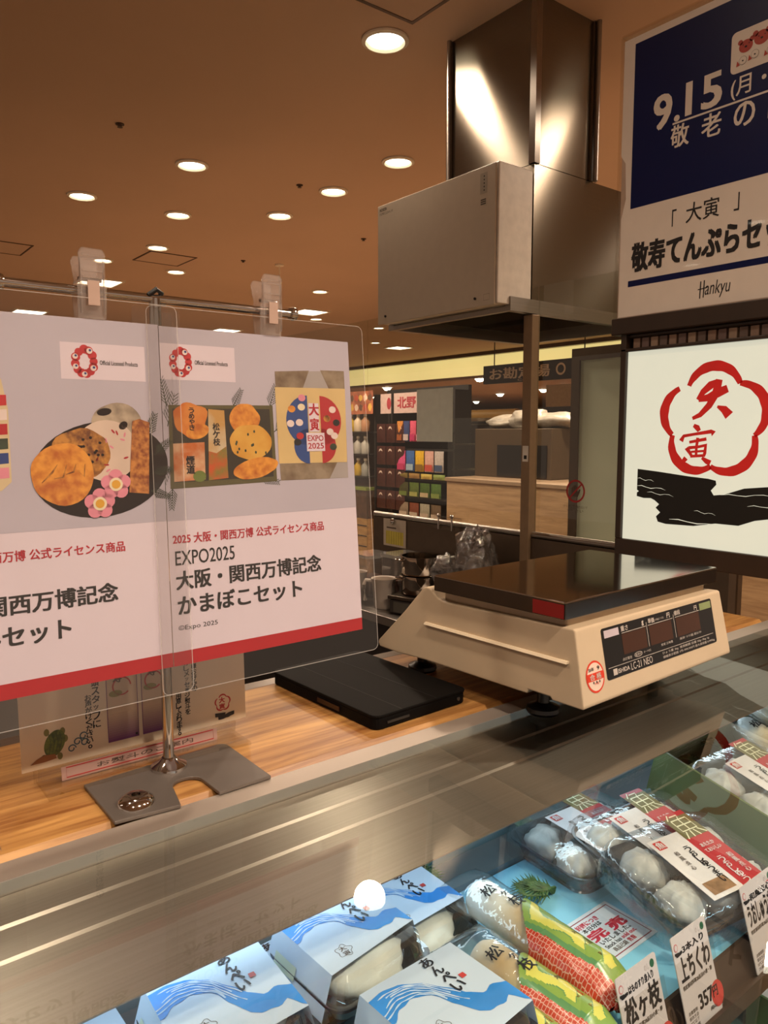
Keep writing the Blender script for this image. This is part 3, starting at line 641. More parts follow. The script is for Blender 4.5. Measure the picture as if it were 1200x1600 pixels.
def fern_spray(p, u, v, ln, ang, layer, mat=None):
    mat = mat or fern; c, s = math.cos(R(ang)), math.sin(R(ang))
    p.stroke([(u, v), (u + ln * c, v + ln * s)], [.0009, .0003], mat, layer)
    for k in range(1, 9):
        f = k / 9; bx, by = u + ln * f * c, v + ln * f * s; l2 = ln * .38 * (1 - f * .6)
        for sg in (-1, 1):
            a2 = R(ang + sg * 42); p.stroke([(bx, by), (bx + l2 * math.cos(a2), by + l2 * math.sin(a2))], [.0006, .0003], mat, layer)
            for g in (.4, .7): a3 = R(ang + sg * 15); p.stroke([(bx + l2 * g * math.cos(a2), by + l2 * g * math.sin(a2)), (bx + l2 * g * math.cos(a2) + l2 * .35 * math.cos(a3), by + l2 * g * math.sin(a2) + l2 * .35 * math.sin(a3))], [.0005, .0002], mat, layer)
def ring_logo(p, u, v, s, layer):
    pts = [(90, 1.0, .34), (128, .95, .30), (160, .98, .33), (192, 1.0, .32), (222, 1.02, .30), (250, 1.0, .34), (280, 1.0, .33), (308, 1.0, .31), (335, 1.02, .34), (2, .98, .3), (32, 1.0, .34), (62, 1.0, .33)]
    for a, d, r in pts: p.ell(u + s * .68 * d * math.cos(R(a)), v + s * .92 * d * math.sin(R(a)), s * r, s * r, p_logo, layer, 16)
    for a, r in ((58, .22), (158, .2), (205, .2), (330, .22), (268, .2)):
        x, y = u + s * .72 * math.cos(R(a)), v + s * .95 * math.sin(R(a)); p.ell(x, y, s * r, s * r, p_eye, layer + 1, 14); p.ell(x + s * .04, y + s * .05, s * r * .45, s * r * .45, p_blue, layer + 2, 10)
PV = (.0103, .038, .289); PU = (1, 0, .003)
def poster_print(right):
    p = Print(.00012); w, h = .1985, .2915
    p.rect(0, 0, w, h, p_white, 0); p.rect(0, .1235, w, h, p_grey, 1); p.rect(0, 0, w, .0118, p_red, 1)
    lx = 0.0 if right else .1178
    p.rect(lx, .2455 if right else .242, lx + (.0705 if right else .068), .277 if right else .2715, p_white, 2)
    ring_logo(p, lx + .0185, .2612 if right else .2566, .0108, 3)
    if right: p.text('Official Licensed Products', .0315, .2598, .0632, .2635, ink, 3, .015)
    else: p.text('Official Licensed Products', .1483, .2545, .1795, .258, ink, 3, .015)
    if right:
        p.text('2025 大阪・関西万博 公式ライセンス商品', .004, .1035, .158, .1122, p_crim, 2, .02)
        p.text('EXPO2025', .0055, .0852, .0612, .0975, ink, 2, .005)
        p.text('大阪・関西万博記念', .0055, .0642, .1525, .0802, ink, 2, .025)
        p.text('かまぼこセット', .0062, .0425, .1295, .0585, ink, 2, .025)
        p.text('©Expo 2025', .0055, .0285, .0417, .0338, ink, 2, .0)
    else:
        p.text('2025 大阪・関西万博 公式ライセンス商品', .011, .1018, .162, .1100, p_crim, 2, .02)
        p.text('EXPO2025', .004, .0835, .066, .096, ink, 2, .005)
        p.text('大阪・関西万博記念', .008, .0620, .1545, .0772, ink, 2, .025)
        p.text('おつまみセット', .0, .0385, .1170, .0535, ink, 2, .025)
    if right:
        for a in ((.004, .222, .026, 100), (.004, .205, .03, 75), (.002, .175, .03, 250), (.006, .153, .02, 265), (.104, .222, .024, 70), (.108, .2, .022, 40), (.09, .158, .022, -15), (.066, .222, .02, 60)): fern_spray(p, *a, 2)
        box = M('box_olive', '57502a', .5); boxin = M('box_inner', '2b2416', .5)
        p.poly([(.004, .151), (.1085, .1535), (.1075, .225), (.0055, .2235)], box, 3); p.poly([(.0075, .1565), (.105, .158), (.104, .2215), (.0085, .2205)], boxin, 4)
        p.ell(.0255, .211, .0165, .0155, M('umeyaki', 'c8681a', .4, vs=60, col2='d98a3c'), 5, wob=.3, seed=3); p.ell(.031, .2005, .011, .0065, fried, 6, rot=15)
        p.poly([(.0075, .157), (.0365, .158), (.037, .191), (.008, .190)], M('wrapper_peach', 'd8b08c', .35, vs=70, col2='c26a34'), 5); p.ell(.031, .161, .006, .005, M('leafy', '6a7a34', .5), 6)
        p.poly([(.0395, .157), (.0585, .1585), (.0575, .2195), (.042, .2205)], M('tube_pale', 'cfc2a6', .35, vs=40, col2='c79a58'), 5)
        p.poly([(.0395, .157), (.0585, .1585), (.0578, .187), (.048, .181), (.0405, .183)], M('tube_green', '76803a', .4, vs=90, col2='c8582a'), 6)
        p.vtext('松ヶ枝', .0487, .208, .0065, ink, 7, .02); p.vtext('うめやき', .026, .2215, .0048, ink, 7, .02); p.vtext('煙道', .023, .179, .0075, ink, 7, .03)
        p.ell(.0775, .2115, .0155, .0140, fried, 5, wob=.12, seed=5); p.ell(.0825, .1905, .0215, .0165, M('kelp_cake', 'd2942c', .5, vs=50, col2='e0ae4a'), 6, wob=.1, seed=8)
        for k in range(11): p.ell(.0825 + random.uniform(-.016, .016), .1905 + random.uniform(-.011, .011), .0010, .0014, fern, 7, 8)
        p.ell(.0865, .1665, .0235, .0092, fried, 7, rot=11, wob=.08, seed=2)
        gb = M('pkg_brown', '6f5a44', .45, vs=60, col2='9a8a74'); yb = M('pkg_band', 'd9bd82', .5)
        p.poly([(.1128, .154), (.1905, .1535), (.1916, .2615), (.1117, .2575)], M('pkg_grey', 'a9a2a0', .4), 2)
        p.poly([(.1118, .2425), (.142, .2425), (.150, .260), (.1117, .2575)], gb, 3); p.poly([(.163, .261), (.1916, .2615), (.1916, .2432), (.172, .2432)], gb, 3)
        p.poly([(.1128, .154), (.168, .1536), (.178, .1695), (.1123, .1695)], gb, 3)
        p.poly([(.1115, .1700), (.1898, .1694), (.1918, .2435), (.111, .2425)], yb, 4)
        bb = M('pkg_blue', '23468a', .5); rr = M('pkg_red', 'b5202a', .5)
        for mt, sg, cx in ((bb, -1, .146), (rr, 1, .1605)):
            for cy, r in ((.211, .0245), (.186, .017)):
                p.poly([(cx, cy - r)] + [(cx + sg * r * math.cos(R(a)), cy + r * math.sin(R(a))) for a in range(-90, 91, 12)], mt, 5)
        for k, (x, y, c) in enumerate(((.128, .222, fried), (.136, .209, p_eye), (.126, .208, p_eye), (.139, .224, creamp), (.136, .196, rr), (.175, .222, p_eye), (.168, .213, fried2), (.179, .209, ink), (.171, .2, p_eye), (.176, .196, p_eye), (.14, .233, pinkp), (.133, .19, ink), (.174, .185, fern))): p.ell(x, y, .0042, .0034, c, 6, 12)
        p.poly([(.147, .2), (.1585, .2), (.1585, .228), (.147, .228)], p_white, 7)
        p.text('大', .1475, .216, .1585, .2275, p_crim, 8, .03); p.text('寅', .148, .2015, .158, .213, p_crim, 8, .03)
        p.poly([(.143, .181), (.164, .181), (.164, .199), (.143, .199)], p_white, 7); p.text('EXPO', .1445, .191, .1625, .1965, p_crim, 8, .01); p.text('2025', .1445, .1835, .1625, .189, p_crim, 8, .01)
    else:
        p.ell(.1475, .1695, .0545, .0385, plate_black, 3, 40, rot=8)
        for a in ((.185, .195, .022, 70), (.19, .18, .02, 40), (.188, .165, .018, 10), (.186, .15, .018, -20)): fern_spray(p, *a, 4)
        p.ell(.1605, .2085, .0205, .0145, speck_cake, 4, wob=.1, seed=1); p.ell(.150, .216, .006, .003, plate_black, 5, rot=10); p.ell(.165, .205, .004, .003, plate_black, 5, rot=40)
        p.ell(.1510, .1845, .0255, .0250, pale_cake, 5, wob=.05, seed=2)
        for k in range(11): a = 33 * k; p.ell(.157 + .015 * math.cos(R(a)) * (1 - .3 * (k % 3)), .184 + .016 * math.sin(R(a * 1.7)), .0022, .0008, pinkp if k % 2 else p_crim, 6, 8, rot=45 + a)
        p.ell(.1305, .1825, .0235, .0200, fried2, 6, wob=.12, seed=7)
        for k in range(14): p.ell(.137 + random.uniform(-.013, .014), .187 + random.uniform(-.013, .011), .0013, .0012, plate_black, 6.5, 8)
        p.ell(.1165, .1665, .0245, .0240, fried, 7, 32, wob=.09, seed=4)
        for k in range(4): p.stroke([(.10 + .009 * k, .16 + .003 * k), (.108 + .008 * k, .168 - .004 * (k % 2)), (.112 + .007 * k, .174)], [.0006, .0016, .0005], fried2, 8)
        p.poly([(.1675, .1495), (.184, .1475), (.187, .2075), (.1785, .2105), (.1725, .2085)], fried3, 8)
        for cx, cy in ((.1568, .1566), (.1433, .1416)):
            for k in range(5): p.ell(cx + .0067 * math.cos(R(90 + 72 * k)), cy + .0067 * math.sin(R(90 + 72 * k)), .0058, .0058, pinkp, 9, 14)
            p.ell(cx, cy, .0055, .0055, creamp, 10, 18); p.ell(cx, cy, .0036, .0036, yolk, 11, 16)
        p.poly([(.012, .155), (.072, .1555), (.079, .162), (.0785, .217), (.0745, .24), (.012, .24)], M('pkg_cream', 'd8c49c', .5), 3)
        for k, c in enumerate((p_logo, p_eye, p_red, fern, p_blue, pinkp)): p.poly([(.04, .226 - k * .011), (.0775, .228 - k * .011), (.0775, .220 - k * .011), (.04, .217 - k * .011)], c, 4)
    return p
for right, ox, lb in ((True, .2442, 'right poster for a fish cake gift set, hanging over the tablet'), (False, .0446, 'left poster showing a black plate of fried fish cakes')):
    o = Vector((ox * PS, (.602 - (0 if right else .0012)) * PS, 1.5 + (1.3027 - 1.5) * PS))
    t = thing('poster', lb, 'poster', o, group='posters in clear sleeves')
    bm0 = plane_map((0, 0, 0), PU, PV); pm = lambda a, b, h: bm0(a * PS, b * PS, h)
    poster_print(right).into(MB(), pm).build('sheet', t, fix=False)
    outl = rrect(-.012, -.022, .214, .3075, .006)
    f = MB(); n = len(outl)
    for hh, nm in ((.0035, 'sleeve_front'),):
        f.add([pm(u, v, .0032) for u, v in outl] + [pm(u, v, .0036) for u, v in outl], [tuple(range(n)), tuple(range(n, 2 * n))] + [(i, (i + 1) % n, n + (i + 1) % n, n + i) for i in range(n)], sleeve_m)
    f.build('clear_sleeve', t)
    slv = t.children[-1] if t.children[-1].name.startswith('clear_sleeve') else [c for c in t.children if c.name.startswith('clear_sleeve')][0]
    rim = Print(.0001); rim.stroke(outl, .0007, sleeve_highlight, 41, True); rim.into(MB(), pm).build('edge_highlight', slv, fix=False)  # thin milky strip paints the bright highlight along the sleeve edge

# ---------------------------------------------------------------- leaflet in an acrylic holder
card_m = M('leaflet_cream', 'e4d4ba', .55, var=.03, vs=20); purple = M('leaflet_purple', '6c3f6e', .55); seal = M('seal_red', 'b02a2a', .5)
t = thing('leaflet_stand', 'clear acrylic leaflet holder standing behind the chrome pole', 'stand', (.1354, .67, 1.2))
MB().box((.01, .003, .001), (.20, .0045, .15), acrylic).build('back_plate', t)
MB().prism([(.0045, .001), (.0045, .004), (-.038, .004), (-.038, .001)], 'x', .012, .196, acrylic).build('base', t)
MB().prism([(-.004, .004), (-.007, .016), (-.005, .016), (-.002, .004)], 'x', .012, .196, acrylic).build('lip', t)
q = Print(.0003); q.rect(.03, .002, .175, .0135, M('slip_pink', 'b99890', .6), 0); q.stroke([(.034, .004), (.171, .004), (.171, .0125), (.034, .0125)], .0008, seal, 1, True); q.text('お熨斗のご案内', .06, .006, .15, .0105, hand, 1)
ob = q.into(MB(), plane_map((.1354, .6618, 1.2), (1, 0, 0), (0, .12, 1))).build('paper_slip', fix=False, solid=.0004); tag(ob, 'pinkish slip with a red border in the foot of the leaflet holder', 'slip')
q = Print(.00015); q.rect(0, 0, .2095, .148, card_m, 0)
q.vtext('の際は気軽に店頭スタッフに', .0632, .1215, .0066, ink, 1, .015, pitch=.0075); q.vtext('お声がけください。', .0566, .056, .0055, ink, 1, .015, pitch=.0055)
for a, b in ((.0728, .1003), (.1045, .1275)):
    q.rect(a, .0084, b, .075, M('slip_cream', 'cbb59c', .55), 1)
    for k in range(12): q.rect(a, .0084 + k * .0021, b, .0084 + (k + 1) * .0021, M('fade_%d' % k, tuple(x * (1 - k / 12) + y * k / 12 for x, y in zip(lin('6a3268'), lin('cbb59c'))), .55), 2)
    q.stroke([(a, .0084), (b, .0084), (b, .075), (a, .075)], .0005, purple, 3, True)
    q.stroke([((a + b) / 2 + .008 * math.cos(R(x)), .058 + .008 * math.sin(R(x))) for x in range(0, 330, 15)], .0012, seal, 3)
    q.ell(a + .008, .052, .006, .003, M('leaf_gold', '8a8244', .5), 3); q.text('寿', a + .006, .062, a + .014, .070, hand, 3, .02); q.rect(b - .003, .010, b - .001, .012, ink, 3)
q.vtext('用意しております。', .1395, .0395, .0052, ink, 1, .015, pitch=.0046); q.vtext('のしメッセージ熨斗を', .1485, .070, .0052, ink, 1, .015, pitch=.0053); q.vtext('お客様お好みの', .156, .0765, .0052, ink, 1, .015, pitch=.0055)
sh = M('turtle_shell', '3f4a1e', .55, vs=250, col2='66702c')
q.ell(.0272, .0197, .0082, .0118, sh, 3, 28, rot=-22)
for x, y in ((.021, .0305), (.034, .029), (.036, .022), (.018, .0085), (.031, .0075)): q.ell(x, y, .0022, .0032, M('turtle_skin', '76703c', .55), 2, 12)
q.poly([(.007, .0055), (.012, .009), (.018, .0115), (.027, .0105), (.028, .0065), (.018, .0055)], M('turtle_tail', '8a5a34', .55), 2)
for k in range(4): q.stroke([(.022 + .003 * k, .011 + .001 * k), (.024 + .003 * k, .02), (.0225 + .003 * k, .029)], .0004, fern, 4)
wv = M('wave_ink', '3e5a68', .55)
for x, y in ((.041, .0115), (.046, .0165), (.051, .0205), (.052, .0145)): q.stroke([(x + .0035 * math.cos(R(a)) * (1 - a / 700), y + .0035 * math.sin(R(a)) * (1 - a / 700)) for a in range(0, 400, 25)], .0009, wv, 3)
def flower(p, u, v, s, mat, layer, wd):
    for k in range(5):
        a0 = 90 + 72 * k; cx, cy = u + s * .50 * math.cos(R(a0)), v + s * .50 * math.sin(R(a0)); lo = -70 if k != 1 else -48
        pts = [(cx + s * .53 * math.cos(R(a0 + b)), cy + s * .53 * math.sin(R(a0 + b))) for b in range(lo, 71, 4)]
        n = len(pts); p.stroke(pts, [wd * (.55 + .6 * math.sin(math.pi * i / (n - 1)) + .05 * math.sin(i * .9 + k)) for i in range(n)], mat, layer)
def brush_bar(p, u, v, s, mat, layer):
    P = [(-1.06, .16), (-.75, .135), (-.30, .09), (-.02, .07), (.08, .05), (.09, .0), (.02, -.08), (.06, -.14), (.2, -.12), (.45, -.03), (.7, .0), (1.06, .04), (1.06, -.33), (.9, -.36), (.6, -.42), (.4, -.50), (.1, -.50), (-.2, -.56), (-.6, -.57), (-.72, -.55), (-.75, -.48), (-.69, -.42), (-.76, -.36), (-.71, -.31), (-.78, -.26), (-.84, -.235), (-.95, -.24), (-1.06, -.22), (-1.06, -.17), (-1.03, -.15), (-1.06, -.13)]
    p.poly([(u + x * s, v + y * s) for x, y in P], mat, layer)
flower(q, .1848, .0205, .0078, seal, 1, .0013); q.text('大', .181, .0205, .187, .026, seal, 1, .03); q.text('寅', .181, .0145, .187, .0195, seal, 1, .03); brush_bar(q, .1865, .0095, .0095, ink, 1)
tag(q.into(MB(), plane_map((.1354, .6686, 1.2145), (1, 0, 0), (0, .03, 1))).build('leaflet', fix=False, solid=.0005), 'cream leaflet with a green turtle standing behind the chrome pole', 'leaflet')
t = thing('clear_bag', 'corner of a crumpled clear bag on the wood at the left edge', 'bag', (.055, .60, 1.2))
MB().grid(lambda u, v: (-.1 + .145 * u, -.03 + .07 * v, .004 + .028 * math.sin(math.pi * min(1, .15 + u)) * math.sin(math.pi * v) + .012 * abs(noise.noise(Vector((u * 6, v * 6, 1))))), 24, 16, CLEAR('bag_film', (.9, .88, .86), .08, .08, 1.6, bump=.5, bs=60, haze=.08)).build('film', t, smooth=180, fix=False)

# ---------------------------------------------------------------- tablet
t = thing('tablet', 'black tablet in a folio case lying on the oak counter', 'tablet', (.446, .5845, 1.2005), (0, 0, R(2.2)))
MB().prism(rrect(0, 0, .132, .196, .009), 'z', 0, .0125, black_soft).build('body', t, bevel=.0015)
MB().prism(rrect(-.001, -.001, .133, .197, .009), 'z', .0125, .0155, black_soft).build('cover', t, bevel=.001); cover = [c for c in t.children if c.name.startswith('cover')][0]
for x in (.035, .085): MB().box((x, .0, .01555), (x + .0006, .196, .0157), ink).build('fold_line', cover)
MB().box((.015, -.0012, .005), (.045, -.0002, .0075), M('speaker_grille', '2a2826', .5)).build('speaker', t)
MB().box((-.0014, .06, .004), (-.0004, .10, .009), M('tablet_slot', '2c170e', .3)).build('side_slot', t)
MB().lathe([(.0022, 0), (.0022, .001), (0, .001)], (0, 0, 0), M('tablet_lens', '3a3836', .2), 12).build('lens', t, (.118, -.0004, .007), (R(90), 0, 0))

# ---------------------------------------------------------------- weighing scale
t = thing('weighing_scale', 'cream price scale with a polished steel platter straddling counter and glass', 'scale', (.5868, .4378, 1.2), (0, 0, R(1.9)))
W_ = .2985
prof = [(.001, .033), (.0, .036), (.015, .1085), (.0175, .1095), (.19, .1055), (.2, .1063), (.207, .1085), (.213, .112), (.219, .1165), (.227, .1185), (.2325, .117), (.2635, .084), (.311, .038), (.3125, .034), (.309, .029), (.27, .0285), (.225, .031), (.07, .0315), (.068, .036), (.04, .036), (.038, .033)]
b = MB(); n = len(prof); ins = lambda h: .0 + max(0, (h - .035)) * .05
vs = [(ins(h), tt, h) for tt, h in prof] + [(W_ - ins(h), tt, h) for tt, h in prof]
b.add(vs, [tuple(range(n))[::-1], tuple(range(n, 2 * n))] + [(i, (i + 1) % n, n + (i + 1) % n, n + i) for i in range(n)], beige); b.build('body', t, bevel=.003)
MB().box((.012, .03, .105), (W_ - .012, .205, .119), beige).build('platter_support', t, bevel=.003)
MB().prism([(-.0022, .0748), (-.0004, .0772), (.003, .0772), (.003, .0748)], 'y', .02, .225, M('ridge_highlight', 'dccdb2', .35)).build('side_ridge', t)  # molding in lighter beige, its bright highlight put into the colour
pl = MB(); x0, x1, y0, y1 = -.003, W_ + .001, .022, .2065
pl.prism(rrect(x0, y0, x1, y1, .002, 2), 'z', .1345, .1365, mirror_steel)
for a, c in (((x0, y0, .1185), (x1, y0 + .0012, .135)), ((x0, y1 - .0012, .1185), (x1, y1, .135)), ((x0, y0 + .0012, .1185), (x0 + .0012, y1 - .0012, .135)), ((x1 - .0012, y0 + .0012, .1185), (x1, y1 - .0012, .135))): pl.box(a, c, M('platter_side', '5c544c', .22, 1.0, .05))
plat = pl.build('platter', t, bevel=.0006)
MB().box((-.0034, .0235, .1195), (-.0031, .062, .1335), M('red_sticker', '7a0f10', .4)).build('red_sticker', plat)
for sx, sy in ((.038, .27), (.262, .27), (.038, .078), (.262, .078)):
    MB().lathe([(.0, 0), (.0165, 0), (.0185, .003), (.0175, .007), (.008, .011), (.0065, .012), (.0065, .034), (0, .034)], (sx, sy, 0), black, 24).build('foot', t, smooth=40)
sm = plane_map((0, -.0004, .0355), (1, 0, 0), (0, .0155, .0735))
dp = M('panel_black', '080708', .15); win = M('display_window', '3a1d0e', .12); lt = M('panel_lettering', 'b8aea6', .5)
p = Print(.00015)
p.poly(rrect(.044, .0175, .2695, .0695, .003), dp, 1); p.rect(.0485, .0592, .0745, .0668, M('sticker_lilac', 'b9adb6', .5), 2); p.rect(.2408, .0588, .267, .0668, M('sticker_green', '7e8a5e', .5), 2)
for a, c in ((.0785, .1235), (.1300, .1760), (.1855, .2370)): p.rect(a, .0375, c, .0585, win, 2)
for a, c in ((.079, .1255), (.129, .1795), (.185, .239)): p.rect(a, .0593, c, .0599, lt, 2)
for a in (.1262, .1818): p.rect(a, .0375, a + .0007, .0635, lt, 2)
p.rect(.048, .0287, .263, .0292, lt, 2)
p.text('重さ', .0785, .0615, .0915, .0668, lt, 2, .02); p.text('g', .118, .0610, .1215, .0660, lt, 2, .03); p.text('単価', .1305, .0610, .1425, .0665, lt, 2, .02); p.text('(100gにつき)', .144, .0618, .162, .0645, lt, 2); p.text('円', .1685, .0615, .1745, .0670, lt, 2, .02); p.text('値段', .184, .0615, .197, .0668, lt, 2, .02); p.text('円', .2285, .0610, .2345, .0662, lt, 2, .02)
p.rect(.0555, .0205, .0625, .0268, lt, 2); p.text('ISHIDA', .0640, .0212, .0845, .0255, lt, 2, .02); p.text('LC-21 NEO', .0875, .0198, .1285, .0272, lt, 2, .0)
p.text('点灯電池', .0745, .0315, .0915, .0345, lt, 2); p.stroke([(.0945 + .0095 + (.0075 if abs(math.cos(R(a))) else 0) * math.cos(R(a)), .0335 + .0024 * math.sin(R(a))) for a in range(0, 360, 20)], .0005, lt, 2, True); p.text('電源切', .098, .0322, .110, .0348, lt, 2); p.text('オートゼロ', .1145, .0325, .128, .0350, lt, 2)
p.text('安定 正味量', .1495, .0335, .1735, .0362, lt, 2); p.text('風袋 つり銭 累計中', .1885, .0335, .2365, .0362, lt, 2)
p.text('ひょう量 3kg  使用範囲 目量 20g~3kg 1g', .1495, .0240, .252, .0272, lt, 2); p.text('価格表示範囲 1円~999,990円 最大風袋量 0.999kg', .1495, .0195, .264, .0228, lt, 2)
ored = M('seal_orange', 'c8361c', .5)
p.ell(.0248, .0258, .0152, .0158, ored, 1, 36); p.ell(.0248, .0258, .0132, .0138, M('seal_paper', 'd8c0b0', .5), 2, 36); p.rect(.0115, .0222, .0381, .0298, ored, 3)
p.text('25年', .0145, .0318, .0235, .0355, ink, 4, .02); p.text('9', .029, .0318, .0325, .0355, ink, 4, .02); p.text('合 格', .0155, .0230, .034, .0290, lt, 4, .02); p.text('大阪', .0215, .0180, .029, .0205, ored, 4); p.text('・・・', .0200, .0195, .031, .0215, ink, 4, .04)
p.into(MB(), sm).build('display_panel', t, fix=False)

# ---------------------------------------------------------------- shop sign light box and department store board
t = thing('lightbox_sign', 'glowing cream light box sign with red flower emblem and black brush stroke', 'illuminated sign', (1.26, .89, 1.26))
glow = M('lightbox_glow', '8c8a78', .3, var=.06, vs=14, emit=.74, ecol='ebe9d2')
fr = MB()
for a, c in (((-.004, -.409, 0), (.07, -.014, .037)), ((-.004, -.409, .393), (.07, -.014, .399)), ((-.004, -.026, .037), (.07, -.014, .44)), ((-.004, -.409, .037), (.07, -.397, .44)), ((.004, -.409, .419), (.07, -.014, .425))): fr.box(a, c, brown_frame)
fr.build('frame', t, bevel=.0015)
MB().box((-.012, -.42, .425), (.08, .003, .456), brown_frame).build('top_beam', t, bevel=.002)
MB().box((.004, -.397, .037), (.06, -.026, .393), glow).build('glowing_panel', t)
for k in range(19):
    c = ('a88c7a', '86706a', 'b89e88', '7c6a62')[k % 4]; MB().box((.012, -.045 - k * .0186, .401), (.05, -.031 - k * .0186, .418), M('lattice_%d' % k, c, .5)).build('lattice_block', t)
for y in (-.38, -.06): MB().box((.02, y, -.06), (.05, y + .03, 0), brown_frame).build('leg', t)
p = Print(.0002); sred = M('emblem_red', 'c8201c', .35, emit=.2); sblk = M('brush_black', '0a0a08', .4)
flower(p, .1992, .2605, .0925, sred, 1, .0155)
BL = [2.0]
def brush(pts, w): p.stroke(pts, w, sred, BL[0]); BL[0] += .15
brush([(.171, .2985), (.180, .312), (.194, .3235), (.205, .330)], [.008, .011, .014, .006]); brush([(.172, .299), (.190, .3015), (.206, .309), (.224, .316)], [.009, .013, .016, .013]); brush([(.2085, .332), (.204, .310), (.192, .288), (.176, .272), (.162, .266)], [.012, .015, .012, .009, .006])
brush([(.207, .286), (.219, .281), (.229, .270)], [.004, .013, .017])
brush([(.165, .254), (.172, .250), (.176, .244)], [.006, .010, .007]); brush([(.142, .226), (.147, .235), (.165, .238), (.198, .243), (.203, .239)], [.009, .006, .005, .007, .011]); brush([(.158, .224), (.19, .230)], [.005, .006])
brush([(.153, .214), (.160, .205), (.164, .199)], [.008, .006, .005]); brush([(.157, .214), (.175, .216), (.189, .219), (.188, .205), (.186, .199)], [.006, .005, .008, .006, .005]); brush([(.162, .207), (.186, .209)], [.004, .004]); brush([(.174, .232), (.172, .215), (.172, .199)], [.006, .005, .005]); brush([(.161, .199), (.186, .201)], [.005, .005])
brush([(.153, .196), (.148, .190), (.143, .188)], [.009, .008, .003]); brush([(.183, .197), (.192, .191), (.199, .188)], [.005, .009, .010])
brush_bar(p, .1995, .1510, .136, sblk, 3)
for a, b, v0, w0 in ((-1.06, -.62, -.075, .0012), (-1.06, -.80, .03, .0008), (-.55, .25, -.50, .0016), (.15, .8, -.13, .0011), (-.2, .1, -.36, .0007), (.5, 1.0, -.25, .0009), (-.9, -.5, -.155, .0008)):
    p.stroke([(.1995 + .136 * (a + (b - a) * k / 6), .151 + .136 * (v0 + .012 * math.sin(k * 1.7) + .03 * (k / 6) * (1 if a > 0 else -1))) for k in range(7)], [w0 * f for f in (.2, 1, .7, 1, .5, .8, .1)], glow, 4)
p.into(MB(), plane_map((.0038, 0, 0), (0, -1, 0), (0, 0, 1))).build('emblem', t, fix=False)

t = thing('department_sign', 'navy and white notice board with a date standing on the light box beam', 'notice board', (1.26, .89, 1.716))
navy = M('board_navy', '0b174a', .35, spec=.2, var=.04, vs=6); bwh = M('board_white', 'eaddd0', .35, var=.02)
p = Print(.0002)
p.poly([(.002, .0035), (.372, .0035), (.372, .503), (-.0015, .503), (-.002, .30), (.008, .285), (.011, .22), (.002, .185)], bwh, 0)
p.rect(.0215, .1995, .352, .4905, navy, 1)
p.text('9', .0655, .325, .0985, .3825, bwh, 2, .022); p.ell(.110, .334, .0055, .0055, bwh, 2, 16); p.text('15', .1275, .3325, .1895, .386, bwh, 2, .022)
p.text('(月・祝)', .207, .330, .315, .366, bwh, 2, .01); p.rect(.1022, .3245, .335, .3278, bwh, 2)
for ch, x in (('敬', .117), ('老', .175), ('の', .2315), ('日', .288)): p.text(ch, x - .017, .2845, x + .017, .322, bwh, 2, .015)
p.poly(rrect(.2045, .371, .33, .436, .008), bwh, 2)
bear = M('bear_red', 'b53a26', .5)
for bx, by, s in ((.229, .409, 1.0), (.2545, .413, 1.1), (.281, .409, 1.0)):
    p.ell(bx, by, .0115 * s, .010 * s, bear, 3, 20)
    for sg in (-1, 1): p.ell(bx + sg * .0095 * s, by + .008 * s, .0042 * s, .0042 * s, bear, 3, 14)
    p.ell(bx, by - .001, .0022, .0016, ink, 4, 10)
    for sg in (-1, 1): p.ell(bx + sg * .005, by + .003, .001, .001, ink, 4, 8)
for bx, by in ((.225, .388), (.2445, .391), (.27, .389)):
    p.ell(bx, by, .0066, .0066, hand, 4, 20); p.ell(bx, by, .0061, .0061, bwh, 5, 20); p.ell(bx, by - .0005, .0016, .0012, ink, 6, 8)
    p.poly([(bx - .011, by - .007), (bx - .0095, by + .002), (bx - .0045, by - .006)], bear, 4)
p.text('「', .108, .150, .1165, .179, ink, 2); p.text('大寅', .135, .150, .1955, .1835, ink, 2, .005); p.text('」', .221, .152, .230, .181, ink, 2)
p.text('敬寿てんぷらセット', .0285, .084, .336, .1345, ink, 2, .04)
p.rect(.0215, .0575, .352, .0685, navy, 1)
h = lambda pts, w: p.stroke(pts, w, ink, 2)
h([(.168, .046), (.167, .017)], .002); h([(.1745, .047), (.1735, .018)], .002); h([(.163, .0325), (.180, .034)], .0016)
p.text('ankyu', .1765, .0145, .2205, .0445, ink, 2, .0, shear=.12)
p.into(MB(), plane_map((.002, 0, 0), (0, -1, 0), (0, 0, 1))).build('printed_board', t, fix=False, solid=0)
MB().box((.0022, -.372, .0005), (.012, .0, .503), M('board_back', 'b89f8c', .5)).build('backing', t)
cb = MB(); cb.box((-.0015, -.38, .0005), (.0005, .004, .51), CLEAR('board_cover', (.97, .97, .97), .02, .0, .5)); cb.build('clear_cover', t)
MB().box((-.003, -.38, .508), (.014, .004, .512), acrylic).box((-.003, .002, .0005), (.014, .006, .508), acrylic).build('clear_edge', t)
# ---------------------------------------------------------------- goods in the display case
SH = 1.0502
wrap_film = CLEAR('wrap_film', (.95, .96, .97), .05, .05, 1.5, bump=.55, bs=45, haze=.04)
dome_m = CLEAR('lid_plastic', (.95, .96, .96), .04, .07, 2.0, haze=.03)
tray_black = M('tray_black', '2a2e33', .22)
cake_white = M('fish_cake_white', 'dfe2dc', .45, var=.03, vs=50, bump=.1, bs=300)
band_paper = M('band_paper', 'c2d0e2', .55, var=.015); wave = M('wave_blue', '2f86d6', .5, var=.1, vs=40); wave2 = M('wave_pale', 'b9d2ec', .5); wave3 = M('wave_deep', '4f9adf', .5)
red_seal = M('seal_print', 'c23a34', .5); lab_green = M('label_green', '6c8a4a', .5); lab_pale = M('label_pale', 'c8d0b8', .5)

